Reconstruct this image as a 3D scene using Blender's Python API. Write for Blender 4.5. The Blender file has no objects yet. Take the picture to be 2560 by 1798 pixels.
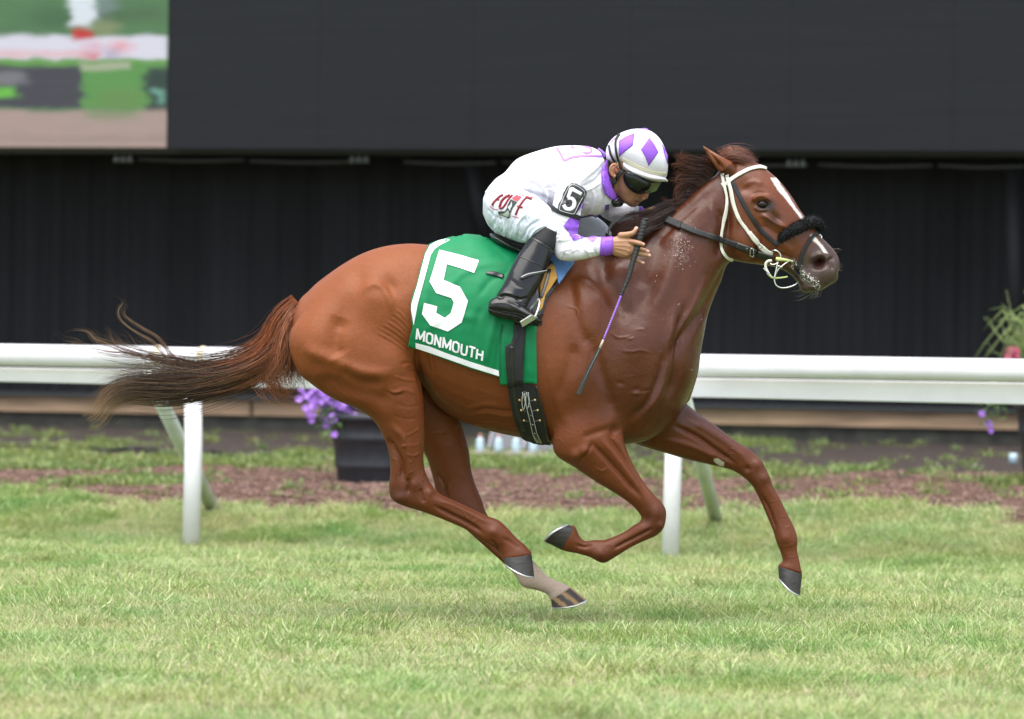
import bpy, math, random
import numpy as np
from mathutils import Vector, Matrix, geometry
from mathutils.bvhtree import BVHTree
random.seed(7); rng = np.random.default_rng(7)
R = math.radians
scene = bpy.context.scene

# ------------------------------------------------------------------ camera
FPX, CXP, CYP = 12400.0, 1280.0, 899.0          # focal length and centre in photo pixels
CAM = np.array([0.0, -20.0, 1.145])
ROLL, PITCH = math.atan(37/2560), -34/12400.0
_r0 = np.array([1.0, 0, 0]); _f = np.array([0, math.cos(PITCH), math.sin(PITCH)]); _u0 = np.cross(_r0, _f)
RT = _r0*math.cos(ROLL) + _u0*math.sin(ROLL); UP = -_r0*math.sin(ROLL) + _u0*math.cos(ROLL)
cd = bpy.data.cameras.new('camera'); cam = bpy.data.objects.new('camera', cd)
scene.collection.objects.link(cam); scene.camera = cam
cd.sensor_width = 36; cd.lens = 36*FPX/2560; cd.clip_end = 2000; cd.clip_start = 0.5
cam.matrix_world = Matrix(((RT[0], UP[0], -_f[0], CAM[0]), (RT[1], UP[1], -_f[1], CAM[1]), (RT[2], UP[2], -_f[2], CAM[2]), (0, 0, 0, 1)))
cd.dof.use_dof = True; cd.dof.focus_distance = 19.85; cd.dof.aperture_fstop = 3.6
# ------------------------------------------------------------------ sky, sun, exposure
world = bpy.data.worlds.new('World'); scene.world = world; world.use_nodes = True
wn = world.node_tree.nodes; wl = world.node_tree.links
bg = wn['Background']; sky = wn.new('ShaderNodeTexSky'); sky.sky_type = 'NISHITA'
SUN_EL, SUN_AZ = 74.0, 200.0                       # azimuth: direction the light comes from, clockwise from +Y
sky.sun_disc = False; sky.sun_elevation = R(SUN_EL); sky.sun_rotation = R(SUN_AZ)
sky.air_density = 1.0; sky.dust_density = 1.5; sky.ozone_density = 0.6
hsv = wn.new('ShaderNodeHueSaturation'); hsv.inputs['Saturation'].default_value = .45; wl.new(sky.outputs[0], hsv.inputs['Color']); wl.new(hsv.outputs[0], bg.inputs[0]); bg.inputs[1].default_value = 0.105
sd = bpy.data.lights.new('sun', 'SUN'); sun = bpy.data.objects.new('sun', sd); scene.collection.objects.link(sun)
sd.energy = 1.5; sd.angle = R(70); sd.color = (1.0, 0.95, 0.88)
_d = Vector((math.sin(R(SUN_AZ))*math.cos(R(SUN_EL)), math.cos(R(SUN_AZ))*math.cos(R(SUN_EL)), math.sin(R(SUN_EL))))
sun.rotation_euler = _d.to_track_quat('Z', 'Y').to_euler()
scene.view_settings.view_transform = 'Standard'; scene.view_settings.look = 'None'
scene.view_settings.exposure = 1.82; scene.view_settings.gamma = 1.0

# ------------------------------------------------------------------ maths
def W(px, py, Y=0.0):
    px = np.asarray(px, float); py = np.asarray(py, float); Y = np.asarray(Y, float)
    u = (px-CXP)/FPX; v = (CYP-py)/FPX
    d = _f + u[..., None]*RT + v[..., None]*UP
    t = (Y-CAM[1])/d[..., 1]
    return CAM + t[..., None]*d
def PX(P):
    D = np.asarray(P, float)-CAM; z = D@_f
    return CXP+FPX*(D@RT)/z, CYP-FPX*(D@UP)/z
def catmull(A, n):
    A = np.asarray(A, float)
    if len(A) < 3: 
        t = np.linspace(0, 1, n*(len(A)-1)+1)[:, None]; return A[0]*(1-t)+A[-1]*t
    E = np.vstack([2*A[0]-A[1], A, 2*A[-1]-A[-2]]); out = []
    for i in range(len(A)-1):
        p0, p1, p2, p3 = E[i:i+4]
        for k in range(n):
            t = k/n
            out.append(.5*((2*p1)+(-p0+p2)*t+(2*p0-5*p1+4*p2-p3)*t*t+(-p0+3*p1-3*p2+p3)*t**3))
    out.append(A[-1]); return np.array(out)
def _h(ix, iy, s):
    n = (ix*374761393 + iy*668265263 + s*1442695041) & 0xffffffff
    n = ((n ^ (n >> 13))*1274126177) & 0xffffffff
    return ((n ^ (n >> 16)) & 0xffff)/65535.0
def vnoise(x, y, s=0):
    x = np.asarray(x, float); y = np.asarray(y, float)
    ix = np.floor(x).astype(np.int64); iy = np.floor(y).astype(np.int64); fx = x-ix; fy = y-iy
    fx = fx*fx*(3-2*fx); fy = fy*fy*(3-2*fy)
    return (_h(ix, iy, s)*(1-fx)+_h(ix+1, iy, s)*fx)*(1-fy)+(_h(ix, iy+1, s)*(1-fx)+_h(ix+1, iy+1, s)*fx)*fy
def fbm(x, y, o=4, s=0):
    a = 0; w = .5
    for i in range(o): a = a+w*vnoise(x*2**i, y*2**i, s+i*17); w *= .5
    return a/(1-.5**o)
def sstep(a, b, x):
    t = np.clip((np.asarray(x, float)-a)/(b-a), 0, 1); return t*t*(3-2*t)

# ------------------------------------------------------------------ objects
BASE = {}
def link(o): scene.collection.objects.link(o); return o
def tag(o, label=None, cat=None, group=None, kind=None):
    for k, v in (('label', label), ('category', cat), ('group', group), ('kind', kind)):
        if v: o[k] = v
    return o
def thing(name, label, cat, loc, group=None):
    o = bpy.data.objects.new(name, None); link(o); o.location = tuple(float(c) for c in loc); o.empty_display_size = .1
    BASE[o.name] = np.array(loc, float); return tag(o, label, cat, group)
def obj(name, V, F, mat, parent=None, smooth=True, mi=None, pivot=None):
    me = bpy.data.meshes.new(name); V = np.asarray(V, float).reshape(-1, 3)
    b = BASE[parent.name] if parent is not None else (np.zeros(3) if pivot is None else np.array(pivot, float))
    me.from_pydata((V-b).tolist(), [], [tuple(int(i) for i in f) for f in F])
    for m in (mat if isinstance(mat, (list, tuple)) else [mat]): me.materials.append(m)
    if smooth: me.polygons.foreach_set('use_smooth', [True]*len(me.polygons))
    if mi is not None: me.polygons.foreach_set('material_index', mi)
    me.update()
    o = bpy.data.objects.new(name, me); link(o)
    if parent is not None: o.parent = parent
    else: o.location = tuple(b)
    BASE[o.name] = b; return o
def grid_faces(n, m, close=False, off=0):
    F = []
    for i in range(n-1):
        for j in range(m if close else m-1):
            a = i*m+j; b = i*m+(j+1) % m
            F.append((off+a, off+b, off+b+m, off+a+m))
    return F
class MB:
    def __init__(s): s.V = []; s.F = []; s.n = 0; s.mi = []
    def add(s, V, F, m=0):
        V = np.asarray(V, float).reshape(-1, 3)
        s.F += [tuple(int(i)+s.n for i in f) for f in F]; s.V.append(V); s.n += len(V); s.mi += [m]*len(F); return s
    def box(s, c, h, ax=None, m=0):
        A = np.eye(3) if ax is None else np.array(ax, float)
        V = [np.array(c)+sx*h[0]*A[0]+sy*h[1]*A[1]+sz*h[2]*A[2] for sx in (-1, 1) for sy in (-1, 1) for sz in (-1, 1)]
        return s.add(V, [(0, 1, 3, 2), (4, 6, 7, 5), (0, 4, 5, 1), (2, 3, 7, 6), (0, 2, 6, 4), (1, 5, 7, 3)], m)
    def tube(s, P, r, k=10, n=1, cap=True, m=0):
        P = np.asarray(P, float); rr = np.broadcast_to(np.asarray(r, float), (len(P),)).astype(float)
        if n > 1: Q = catmull(np.column_stack([P, rr]), n); P = Q[:, :3]; rr = Q[:, 3]
        T = np.gradient(P, axis=0); T /= np.linalg.norm(T, axis=1)[:, None]+1e-12
        a = np.array([0, 1.0, 0]) if abs(T[0][1]) < .9 else np.array([1.0, 0, 0]); V = []
        for i in range(len(P)):
            a = a-T[i]*(a@T[i]); a /= np.linalg.norm(a)+1e-12; b = np.cross(T[i], a)
            for j in range(k):
                t = 2*math.pi*j/k; V.append(P[i]+rr[i]*(math.cos(t)*a+math.sin(t)*b))
        F = grid_faces(len(P), k, True)
        if cap: F += [tuple(range(k))[::-1], tuple((len(P)-1)*k+j for j in range(k))]
        return s.add(V, F, m)
    def ell(s, c, r, ax=None, n=10, k=14, m=0):
        A = np.eye(3) if ax is None else np.array(ax, float); V = []
        for i in range(n+1):
            th = math.pi*i/n
            for j in range(k):
                ph = 2*math.pi*j/k
                V.append(np.array(c)+r[0]*math.sin(th)*math.cos(ph)*A[0]+r[1]*math.sin(th)*math.sin(ph)*A[1]+r[2]*math.cos(th)*A[2])
        return s.add(V, grid_faces(n+1, k, True), m)
    def lathe(s, prof, c, k=28, m=0):
        V = [(c[0]+r*math.cos(2*math.pi*j/k), c[1]+r*math.sin(2*math.pi*j/k), c[2]+z) for r, z in prof for j in range(k)]
        F = grid_faces(len(prof), k, True); F.append(tuple(range(k))[::-1]); F.append(tuple((len(prof)-1)*k+j for j in range(k)))
        return s.add(V, F, m)
    def loft(s, st, k=28, n=4, grow=0.0, p=1.0, m=0, tilt=0):
        """stations (x1,y1,x2,y2,halfwidth,Y[,egg]) in photo pixels / metres"""
        st = np.array([list(a)+[0]*(7-len(a)) for a in st], float); Q = catmull(st, n)
        V = []
        for a in Q:
            P1 = W(a[0], a[1], a[5]); P2 = W(a[2], a[3], a[5]); C = (P1+P2)/2; A = (P1-P2)/2
            L = np.linalg.norm(A)+1e-9; A = A*(L+grow)/L; hw = max(a[4]+grow, .001)
            for j in range(k):
                t = 2*math.pi*j/k; sn = math.sin(t); sn = math.copysign(abs(sn)**p, sn)
                V.append(C+A*math.cos(t)+np.array([0, 1, 0])*hw*(1-a[6]*math.cos(t))*sn)
        V = np.array(V); nr = len(Q)
        r0 = V[:k]; c0 = r0.mean(0); r1 = V[-k:]; c1 = r1.mean(0)
        F = grid_faces(nr, k, True)
        V = np.vstack([V, c0, c1]); a0 = nr*k; a1 = a0+1
        F += [(j, a0, (j+1) % k) for j in range(k)]
        F += [((nr-1)*k+j, (nr-1)*k+(j+1) % k, a1) for j in range(k)]
        return s.add(V, F, m)
    def arrays(s): return np.vstack(s.V), s.F
    def build(s, name, mat, parent=None, smooth=True, pivot=None):
        V, F = s.arrays(); return obj(name, V, F, mat, parent, smooth, s.mi, pivot)
def bev(o, w, seg=2):
    m = o.modifiers.new('bevel', 'BEVEL'); m.width = w; m.segments = seg; m.limit_method = 'ANGLE'; return o
def fused(mb, voxel, smooth=3, lam=.5):
    """union of overlapping closed shapes as one continuous surface"""
    V, F = mb.arrays(); me = bpy.data.meshes.new('tmp'); me.from_pydata(V.tolist(), [], F); me.update()
    o = bpy.data.objects.new('tmp', me); link(o)
    m = o.modifiers.new('r', 'REMESH'); m.mode = 'VOXEL'; m.voxel_size = voxel; m.adaptivity = 0
    dg = bpy.context.evaluated_depsgraph_get(); ev = o.evaluated_get(dg); m2 = bpy.data.meshes.new_from_object(ev)
    bpy.data.objects.remove(o); n = len(m2.vertices); V = np.empty(n*3); m2.vertices.foreach_get('co', V); V = V.reshape(-1, 3)
    F = [tuple(p.vertices) for p in m2.polygons]; E = np.empty(len(m2.edges)*2, int); m2.edges.foreach_get('vertices', E); E = E.reshape(-1, 2)
    bpy.data.meshes.remove(m2)
    deg = np.bincount(E.ravel(), minlength=n).astype(float)
    def lap(V, l):
        S = np.zeros_like(V)
        for c in range(3): S[:, c] = np.bincount(E[:, 0], V[E[:, 1], c], n)+np.bincount(E[:, 1], V[E[:, 0], c], n)
        return V+l*(S/deg[:, None]-V)
    for _ in range(smooth): V = lap(V, lam); V = lap(V, -lam*.96)
    return V, F, E
def normals(V, F):
    me = bpy.data.meshes.new('n'); me.from_pydata(V.tolist(), [], F); me.update()
    N = np.empty(len(V)*3); me.vertices.foreach_get('normal', N); bpy.data.meshes.remove(me); return N.reshape(-1, 3)
def dpoly(x, y, P):
    P = np.asarray(P, float); d = np.full(x.shape, 1e9); tt = np.zeros(x.shape); n = len(P)-1
    for i in range(n):
        a = P[i]; b = P[i+1]; ab = b-a; L = ab@ab+1e-9
        t = np.clip(((x-a[0])*ab[0]+(y-a[1])*ab[1])/L, 0, 1)
        q = np.hypot(x-a[0]-t*ab[0], y-a[1]-t*ab[1]); k = q < d; d[k] = q[k]; tt[k] = ((i+t)/n)[k]
    return d, tt
def inpoly(x, y, P):
    x = np.asarray(x, float); y = np.asarray(y, float); c = np.zeros(x.shape, bool); n = len(P); j = n-1
    for i in range(n):
        xi, yi = P[i][:2]; xj, yj = P[j][:2]
        c ^= ((yi > y) != (yj > y)) & (x < (xj-xi)*(y-yi)/(yj-yi+1e-12)+xi); j = i
    return c
def sculpt(V, F, ops, side=-1, ylim=None):
    """ops: ('r',[(x,y)..],width,height) ridges or ('b',x,y,rx,ry,ang,height) bumps; raised or sunk along the normal"""
    N = normals(V, F); x, y = PX(V); D = np.zeros(len(V))
    for o in ops:
        sd = side; yr = ylim; oo = o
        if isinstance(o[-1], dict): sd = o[-1].get('side', side); yr = o[-1].get('y', ylim); oo = o[:-1]
        if oo[0] == 'r':
            P = catmull(np.array(oo[1], float), 4); bb = oo[2]*3+2
            k = (x > P[:, 0].min()-bb) & (x < P[:, 0].max()+bb) & (y > P[:, 1].min()-bb) & (y < P[:, 1].max()+bb)
            if not k.any(): continue
            d, t = dpoly(x[k], y[k], P); w = np.exp(-(d/oo[2])**2)*oo[3]*np.clip(np.minimum(t, 1-t)*5+.15, 0, 1)
        else:
            _, bx, by, rx, ry, an, h = oo; c, s_ = math.cos(R(an)), math.sin(R(an)); m = 3*max(rx, ry)
            k = (abs(x-bx) < m) & (abs(y-by) < m)
            if not k.any(): continue
            dx = x[k]-bx; dy = y[k]-by; w = np.exp(-((dx*c+dy*s_)/rx)**2-((-dx*s_+dy*c)/ry)**2)*h
        f = np.clip(sd*N[k, 1]*1.8+.15, 0, 1) if sd else 1
        if yr is not None: f = f*((V[k, 1] > yr[0]) & (V[k, 1] < yr[1]))
        D[k] += w*f
    return V+N*D[:, None]
def bvh(V, F): return BVHTree.FromPolygons([tuple(v) for v in np.asarray(V)], F)
CV = Vector(CAM)
def cast(tree, x, y, off=0.0):
    """point of the surface seen at photo position x,y, lifted off along the normal"""
    p = W(x, y, 0.0); d = Vector(p)-CV; d.normalize()
    h, n, i, dist = tree.ray_cast(CV, d)
    if h is None: return None
    if n.dot(d) > 0: n = -n
    n = (n+Vector((0, -1, 0))).normalized()
    return np.array(h+n*off)
def fillY(P, pts, dy=0.0):
    """replace misses by a point at the depth of the nearest hit"""
    ok = [i for i, p in enumerate(P) if p is not None]
    A = np.array([pts[i] for i in ok]); out = []
    for i, p in enumerate(P):
        if p is None:
            if not ok: p = W(pts[i][0], pts[i][1], -.1)
            else:
                j = ok[int(np.argmin(((A-pts[i])**2).sum(1)))]; p = W(pts[i][0], pts[i][1], P[j][1]+dy)
        out.append(p)
    return np.array(out)
def solid(o, t, off=1):
    m = o.modifiers.new('thickness', 'SOLIDIFY'); m.thickness = t; m.offset = off; return o
def tri2d(poly, res):
    poly = np.array(poly, float); B = []
    for i in range(len(poly)):
        a = poly[i]; b = poly[(i+1) % len(poly)]; n = max(1, int(np.hypot(*(b-a))/res))
        for k in range(n): B.append(a+(b-a)*k/n)
    B = np.array(B); gx, gy = np.meshgrid(np.arange(poly[:, 0].min()+res/2, poly[:, 0].max(), res), np.arange(poly[:, 1].min()+res/2, poly[:, 1].max(), res))
    gx = gx.ravel(); gy = gy.ravel(); k = inpoly(gx, gy, poly)
    if k.any():
        gx = gx[k]; gy = gy[k]; d, _ = dpoly(gx, gy, np.vstack([B, B[:1]])); k = d > res*.4; G = np.column_stack([gx[k], gy[k]])
        A = np.vstack([B, G])
    else: A = B
    r = geometry.delaunay_2d_cdt([Vector(p) for p in A], [(i, (i+1) % len(B)) for i in range(len(B))], [], 1, 1e-4)
    return np.array([tuple(v) for v in r[0]]), r[2]
def round_poly(P, n=3):
    P = np.array(P, float); return catmull(np.vstack([P, P[:1]]), n)[:-1]
def orient(V, F):
    out = []
    for f in F:
        a, b, c = V[f[0]], V[f[1]], V[f[2]]
        out.append(tuple(f) if np.cross(b-a, c-a)[1] < 0 else tuple(f)[::-1])
    return out
def patch(name, poly, tree, mat, parent, off=.002, thick=0.0, res=6, rnd=0, fn=None, **kw):
    if rnd: poly = round_poly(poly, rnd)
    A, F = tri2d(poly, res); V = fillY([cast(tree, p[0], p[1], off) for p in A], A)
    if fn is not None: V = fn(V, A)
    o = obj(name, V, orient(V, F), mat, parent, **kw)
    if thick: solid(o, thick, 1)
    return o
def ribbon(pts, width, tree, off, na=5, step=4, bulge=0.0, Yk=None):
    pts = np.array(pts, float); w = np.broadcast_to(np.asarray(width, float), (len(pts),)) 
    L = np.hypot(*np.diff(pts, axis=0).T).sum(); n = max(2, int(L/step/(len(pts)-1))+1)
    cols = [pts[:, 0], pts[:, 1], w]
    if Yk is not None: cols.append(np.asarray(Yk, float))
    Q = catmull(np.column_stack(cols), n); T = np.gradient(Q[:, :2], axis=0); T /= np.linalg.norm(T, axis=1)[:, None]+1e-9
    N = np.column_stack([-T[:, 1], T[:, 0]]); S = []; 
    for i in range(len(Q)):
        for j in range(na): S.append(Q[i, :2]+N[i]*Q[i, 2]*(j/(na-1)-.5))
    S = np.array(S)
    if Yk is None: V = fillY([cast(tree, p[0], p[1], off) for p in S], S)
    else: V = W(S[:, 0], S[:, 1], np.repeat(Q[:, 3], na))
    F = grid_faces(len(Q), na); return V, orient(V, F)
def strap(name, pts, width, tree, mat, parent, off=.004, thick=.003, na=5, step=4, Yk=None, **kw):
    V, F = ribbon(pts, width, tree, off, na, step, Yk=Yk); o = obj(name, V, F, mat, parent, **kw); solid(o, thick, 1); return o

# ------------------------------------------------------------------ materials
M = {}
def lin(r, g, b):
    f = lambda c: ((c/255+.055)/1.055)**2.4 if c > 10 else c/255/12.92
    return (f(r), f(g), f(b), 1)
def mat(name, col, rough=.6, metal=0, spec=.5, coat=0, bump=0, bscale=200, var=0, vscale=20, sheen=0, trans=0, attr=None, stretch=(1, 1, 1), detail=4):
    m = bpy.data.materials.new(name); m.use_nodes = True; nt = m.node_tree; b = nt.nodes['Principled BSDF']
    b.inputs['Base Color'].default_value = tuple(col)[:3]+(1,); b.inputs['Roughness'].default_value = rough
    b.inputs['Metallic'].default_value = metal; b.inputs['Specular IOR Level'].default_value = spec
    b.inputs['Coat Weight'].default_value = coat; b.inputs['Coat Roughness'].default_value = .15
    b.inputs['Sheen Weight'].default_value = sheen; b.inputs['Transmission Weight'].default_value = trans
    tc = nt.nodes.new('ShaderNodeTexCoord'); mp = nt.nodes.new('ShaderNodeMapping'); nt.links.new(tc.outputs['Object'], mp.inputs[0])
    mp.inputs['Scale'].default_value = stretch
    src = None
    if attr:
        a = nt.nodes.new('ShaderNodeAttribute'); a.attribute_name = attr; src = a.outputs['Color']
    if var:
        nz = nt.nodes.new('ShaderNodeTexNoise'); nz.inputs['Scale'].default_value = vscale; nz.inputs['Detail'].default_value = detail
        nt.links.new(mp.outputs[0], nz.inputs[0]); mr = nt.nodes.new('ShaderNodeMapRange')
        mr.inputs['From Min'].default_value = .3; mr.inputs['From Max'].default_value = .7; mr.inputs['To Min'].default_value = 1-var; mr.inputs['To Max'].default_value = 1+var
        nt.links.new(nz.outputs[0], mr.inputs[0]); vm = nt.nodes.new('ShaderNodeVectorMath'); vm.operation = 'SCALE'
        if src: nt.links.new(src, vm.inputs[0])
        else: vm.inputs[0].default_value = tuple(col)[:3]
        nt.links.new(mr.outputs[0], vm.inputs['Scale']); src = vm.outputs[0]
    if src: nt.links.new(src, b.inputs['Base Color'])
    if bump:
        nz = nt.nodes.new('ShaderNodeTexNoise'); nz.inputs['Scale'].default_value = bscale; nz.inputs['Detail'].default_value = 5 if bscale > 18 or bscale < 10 else 1.2
        nt.links.new(mp.outputs[0], nz.inputs[0]); bp = nt.nodes.new('ShaderNodeBump'); bp.inputs['Strength'].default_value = bump; bp.inputs['Distance'].default_value = .004 if bscale > 18 or bscale < 10 else .014
        nt.links.new(nz.outputs[0], bp.inputs['Height']); nt.links.new(bp.outputs[0], b.inputs['Normal'])
    return m
def vcol(o, C, name='Col'):
    a = o.data.color_attributes.new(name, 'FLOAT_COLOR', 'POINT'); C = np.asarray(C, float)
    if C.shape[1] == 3: C = np.column_stack([C, np.ones(len(C))])
    a.data.foreach_set('color', C.astype(np.float32).ravel())

# ------------------------------------------------------------------ track frame: the rail and the wall run 16 degrees off the picture plane
AL = R(16.0); TA = np.array([math.cos(AL), -math.sin(AL), 0]); TN = np.array([math.sin(AL), math.cos(AL), 0])
def prof(q):
    return np.interp(q, [-60, 4.5, 7.0, 7.6, 9.0, 9.6, 12.0, 19.5, 80], [0, 0, -.075, -.045, .16, .205, .255, .44, .5])
def GZ(x, y): return prof(x*TN[0]+y*TN[1])
def onplane(px, py, q):
    """photo position -> point on the vertical plane parallel to the rail at distance q"""
    u = (px-CXP)/FPX; v = (CYP-py)/FPX; d = _f+u*RT+v*UP; t = (q-CAM@TN)/(d@TN); return CAM+t*d
def tq(a, q, z): return TA*a+TN*q+np.array([0, 0, z])
def weed(x, y):
    q = x*TN[0]+y*TN[1]; a = x*TA[0]+y*TA[1]
    lawn = 1-sstep(8.3, 9.2, q+1.3*(fbm(a*1.3, q*1.3, 4, 5)-.5))
    band = .02+.38*sstep(1.0, 4.0, a)-.12*np.exp(-((q-10.6)/1.2)**2)+.5*np.exp(-((q-13.6)/1.3)**2)*(.6+.4*sstep(-1.5, -3, a)+.5*sstep(.5, 3, a))-.25*sstep(15.5, 18, q)
    nz = fbm(a*.9, q*.55, 4, 40)
    return np.clip(np.maximum(lawn, sstep(.56, .68, nz+band*.42)), 0, 1)
# ================================================================== SETTING
# ---- ground sheet: fine near the track, coarse to the horizon
xs = np.concatenate([-np.geomspace(600, 8, 26), np.linspace(-7.8, 7.8, 313), np.geomspace(8, 600, 26)])
ys = np.concatenate([-np.geomspace(200, 6.5, 22), np.linspace(-6, 6, 60), np.linspace(6.06, 24, 300), np.linspace(26, 900, 12)])
GX, GY = np.meshgrid(xs, ys); wd = weed(GX, GY)
gz = GZ(GX, GY)-.004+.012*(fbm(GX*3, GY*3, 3, 3)-.5)*((abs(GX) < 7.5) & (GY < 24))
qq = GX*TN[0]+GY*TN[1]; aa = GX*TA[0]+GY*TA[1]
soil = np.stack([np.full(GX.shape, .13), np.full(GX.shape, .075), np.full(GX.shape, .056)], -1)
dark = np.array([.045, .036, .032]); m_ = sstep(12.6, 14.5, qq+1.2*(fbm(aa, qq, 3, 9)-.5))[..., None]; soil = soil*(1-m_)+dark*m_
green = np.array([.15, .21, .06]); green = np.where(((qq > 7.2) & (qq < 9.6) & (abs(GX) < 4.6))[..., None], np.array([.29, .39, .11]), np.array([.17, .23, .07])); gcol = soil*(1-wd[..., None])+green*wd[..., None]*np.ones(3)  # bank strip painted brighter green to offset the shade among its blades
ground = obj('ground', np.stack([GX, GY, gz], -1), grid_faces(len(ys), len(xs)), mat('ground_soil', (.2, .1, .08), .95, var=.55, vscale=30, bump=.9, bscale=45, attr='Col', spec=.15))
vcol(ground, gcol.reshape(-1, 3)); tag(ground, 'lawn track, red-brown mulch bank and dark soil', kind='structure')

# ---- scattering of countless small plants and chips
def coll(name, obs):
    c = bpy.data.collections.new(name)
    for o in obs: scene.collection.objects.unlink(o); c.objects.link(o)
    return c
def scatter(name, P, rot, scl, pid, c, label, cat):
    me = bpy.data.meshes.new(name); me.from_pydata(P.tolist(), [], [])
    for n, t, d, k in (('rot', 'FLOAT_VECTOR', rot, 'vector'), ('scl', 'FLOAT', scl, 'value'), ('pid', 'INT', pid, 'value')):
        a = me.attributes.new(n, t, 'POINT'); a.data.foreach_set(k, np.asarray(d).ravel())
    o = bpy.data.objects.new(name, me); link(o)
    ng = bpy.data.node_groups.new(name, 'GeometryNodeTree')
    ng.interface.new_socket('Geometry', in_out='INPUT', socket_type='NodeSocketGeometry'); ng.interface.new_socket('Geometry', in_out='OUTPUT', socket_type='NodeSocketGeometry')
    N = ng.nodes; L = ng.links; gi = N.new('NodeGroupInput'); go = N.new('NodeGroupOutput')
    ci = N.new('GeometryNodeCollectionInfo'); ci.inputs['Collection'].default_value = c; ci.inputs['Separate Children'].default_value = True; ci.inputs['Reset Children'].default_value = True
    ip = N.new('GeometryNodeInstanceOnPoints'); ip.inputs['Pick Instance'].default_value = True
    def na(nm, t):
        a = N.new('GeometryNodeInputNamedAttribute'); a.data_type = t; a.inputs['Name'].default_value = nm; return a.outputs[0]
    L.new(gi.outputs[0], ip.inputs['Points']); L.new(ci.outputs[0], ip.inputs['Instance'])
    L.new(na('pid', 'INT'), ip.inputs['Instance Index']); L.new(na('rot', 'FLOAT_VECTOR'), ip.inputs['Rotation']); L.new(na('scl', 'FLOAT'), ip.inputs['Scale'])
    L.new(ip.outputs[0], go.inputs[0]); md = o.modifiers.new('scatter', 'NODES'); md.node_group = ng
    return tag(o, label, cat, kind='stuff')
def blade_mat(name, col, var=.25, tr=.35):
    m = bpy.data.materials.new(name); m.use_nodes = True; nt = m.node_tree; b = nt.nodes['Principled BSDF']
    oi = nt.nodes.new('ShaderNodeObjectInfo'); mr = nt.nodes.new('ShaderNodeMapRange'); mr.inputs['To Min'].default_value = 1-var; mr.inputs['To Max'].default_value = 1+var
    hs = nt.nodes.new('ShaderNodeHueSaturation'); hs.inputs['Color'].default_value = tuple(col)+(1,)
    g = nt.nodes.new('ShaderNodeNewGeometry'); nz = nt.nodes.new('ShaderNodeTexNoise'); nz.inputs['Scale'].default_value = 1.6; nz.inputs['Detail'].default_value = 3
    nt.links.new(g.outputs['Position'], nz.inputs[0]); m2 = nt.nodes.new('ShaderNodeMapRange'); m2.inputs['From Min'].default_value = .3; m2.inputs['From Max'].default_value = .7; m2.inputs['To Min'].default_value = .47; m2.inputs['To Max'].default_value = .525
    nt.links.new(nz.outputs[0], m2.inputs[0]); nt.links.new(m2.outputs[0], hs.inputs['Hue'])
    nt.links.new(oi.outputs['Random'], mr.inputs[0]); nt.links.new(mr.outputs[0], hs.inputs['Value']); nt.links.new(hs.outputs[0], b.inputs['Base Color'])
    b.inputs['Roughness'].default_value = .45; b.inputs['Specular IOR Level'].default_value = .5
    t = nt.nodes.new('ShaderNodeBsdfTranslucent'); nt.links.new(hs.outputs[0], t.inputs[0]); mx = nt.nodes.new('ShaderNodeMixShader'); mx.inputs[0].default_value = tr
    nt.links.new(b.outputs[0], mx.inputs[1]); nt.links.new(t.outputs[0], mx.inputs[2]); nt.links.new(mx.outputs[0], nt.nodes['Material Output'].inputs[0]); return m
GR = [blade_mat('grass_green', (.275, .385, .11)), blade_mat('grass_pale', (.46, .51, .25)), blade_mat('grass_straw', (.66, .56, .37)), blade_mat('grass_deep', (.19, .31, .08))]
WR_ = [blade_mat('weed_green', (.19, .26, .07)), blade_mat('weed_pale', (.30, .35, .14)), blade_mat('weed_straw', (.30, .24, .14)), blade_mat('weed_deep', (.09, .15, .035))]
def tuft(name, nb, rad, h0, h1, w, mixp, lean=.5, seed=0):
    r = np.random.default_rng(seed); V = []; F = []; mi = []; wind = r.uniform(0, 6.28)
    for i in range(nb):
        a = r.uniform(0, 6.28); d = rad*math.sqrt(r.uniform()); x, y = d*math.cos(a), d*math.sin(a); h = r.uniform(h0, h1)
        la = a+r.normal(0, .9) if r.uniform() < .6 else wind+r.normal(0, .5); l = abs(r.normal(lean, .3))*h; fa = r.uniform(0, 3.14)
        k = r.choice(4, p=mixp); n = len(V); ww = w*r.uniform(.6, 1.3)*(0.6 if k == 2 else 1)
        wx, wy = math.cos(fa)*ww/2, math.sin(fa)*ww/2; lx, ly = math.cos(la)*l, math.sin(la)*l
        for t, f in ((-.1, 1), (.45, .95), (.8, .6)):
            V += [(x+lx*t*t-wx*f, y+ly*t*t-wy*f, h*t), (x+lx*t*t+wx*f, y+ly*t*t+wy*f, h*t)]
        V.append((x+lx, y+ly, h*(1-.25*min(1, l/h))))
        F += [(n, n+1, n+3, n+2), (n+2, n+3, n+5, n+4), (n+4, n+5, n+6)]; mi += [k]*3
    return obj(name, V, F, GR if name == 'grass_tuft' else WR_, smooth=False, mi=mi)
P_MIX = [.34, .32, .23, .11]
c_lawn = coll('lawn tufts', [tuft('grass_tuft', 62, .055, .022, .058, .0033, P_MIX, .7, s) for s in range(6)]+[tuft('grass_tuft', 60, .055, .025, .07, .0034, [.38, .05, .02, .55], .8, 200+s) for s in range(3)]
              + [tuft('grass_tuft', 18, .05, .05, .09, .0036, [.45, .4, .08, .07], .9, 30+s) for s in range(3)]
              + [tuft('grass_tuft', 40, .05, .02, .05, .003, [.1, .3, .55, .05], .9, 50+s) for s in range(2)])
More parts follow.
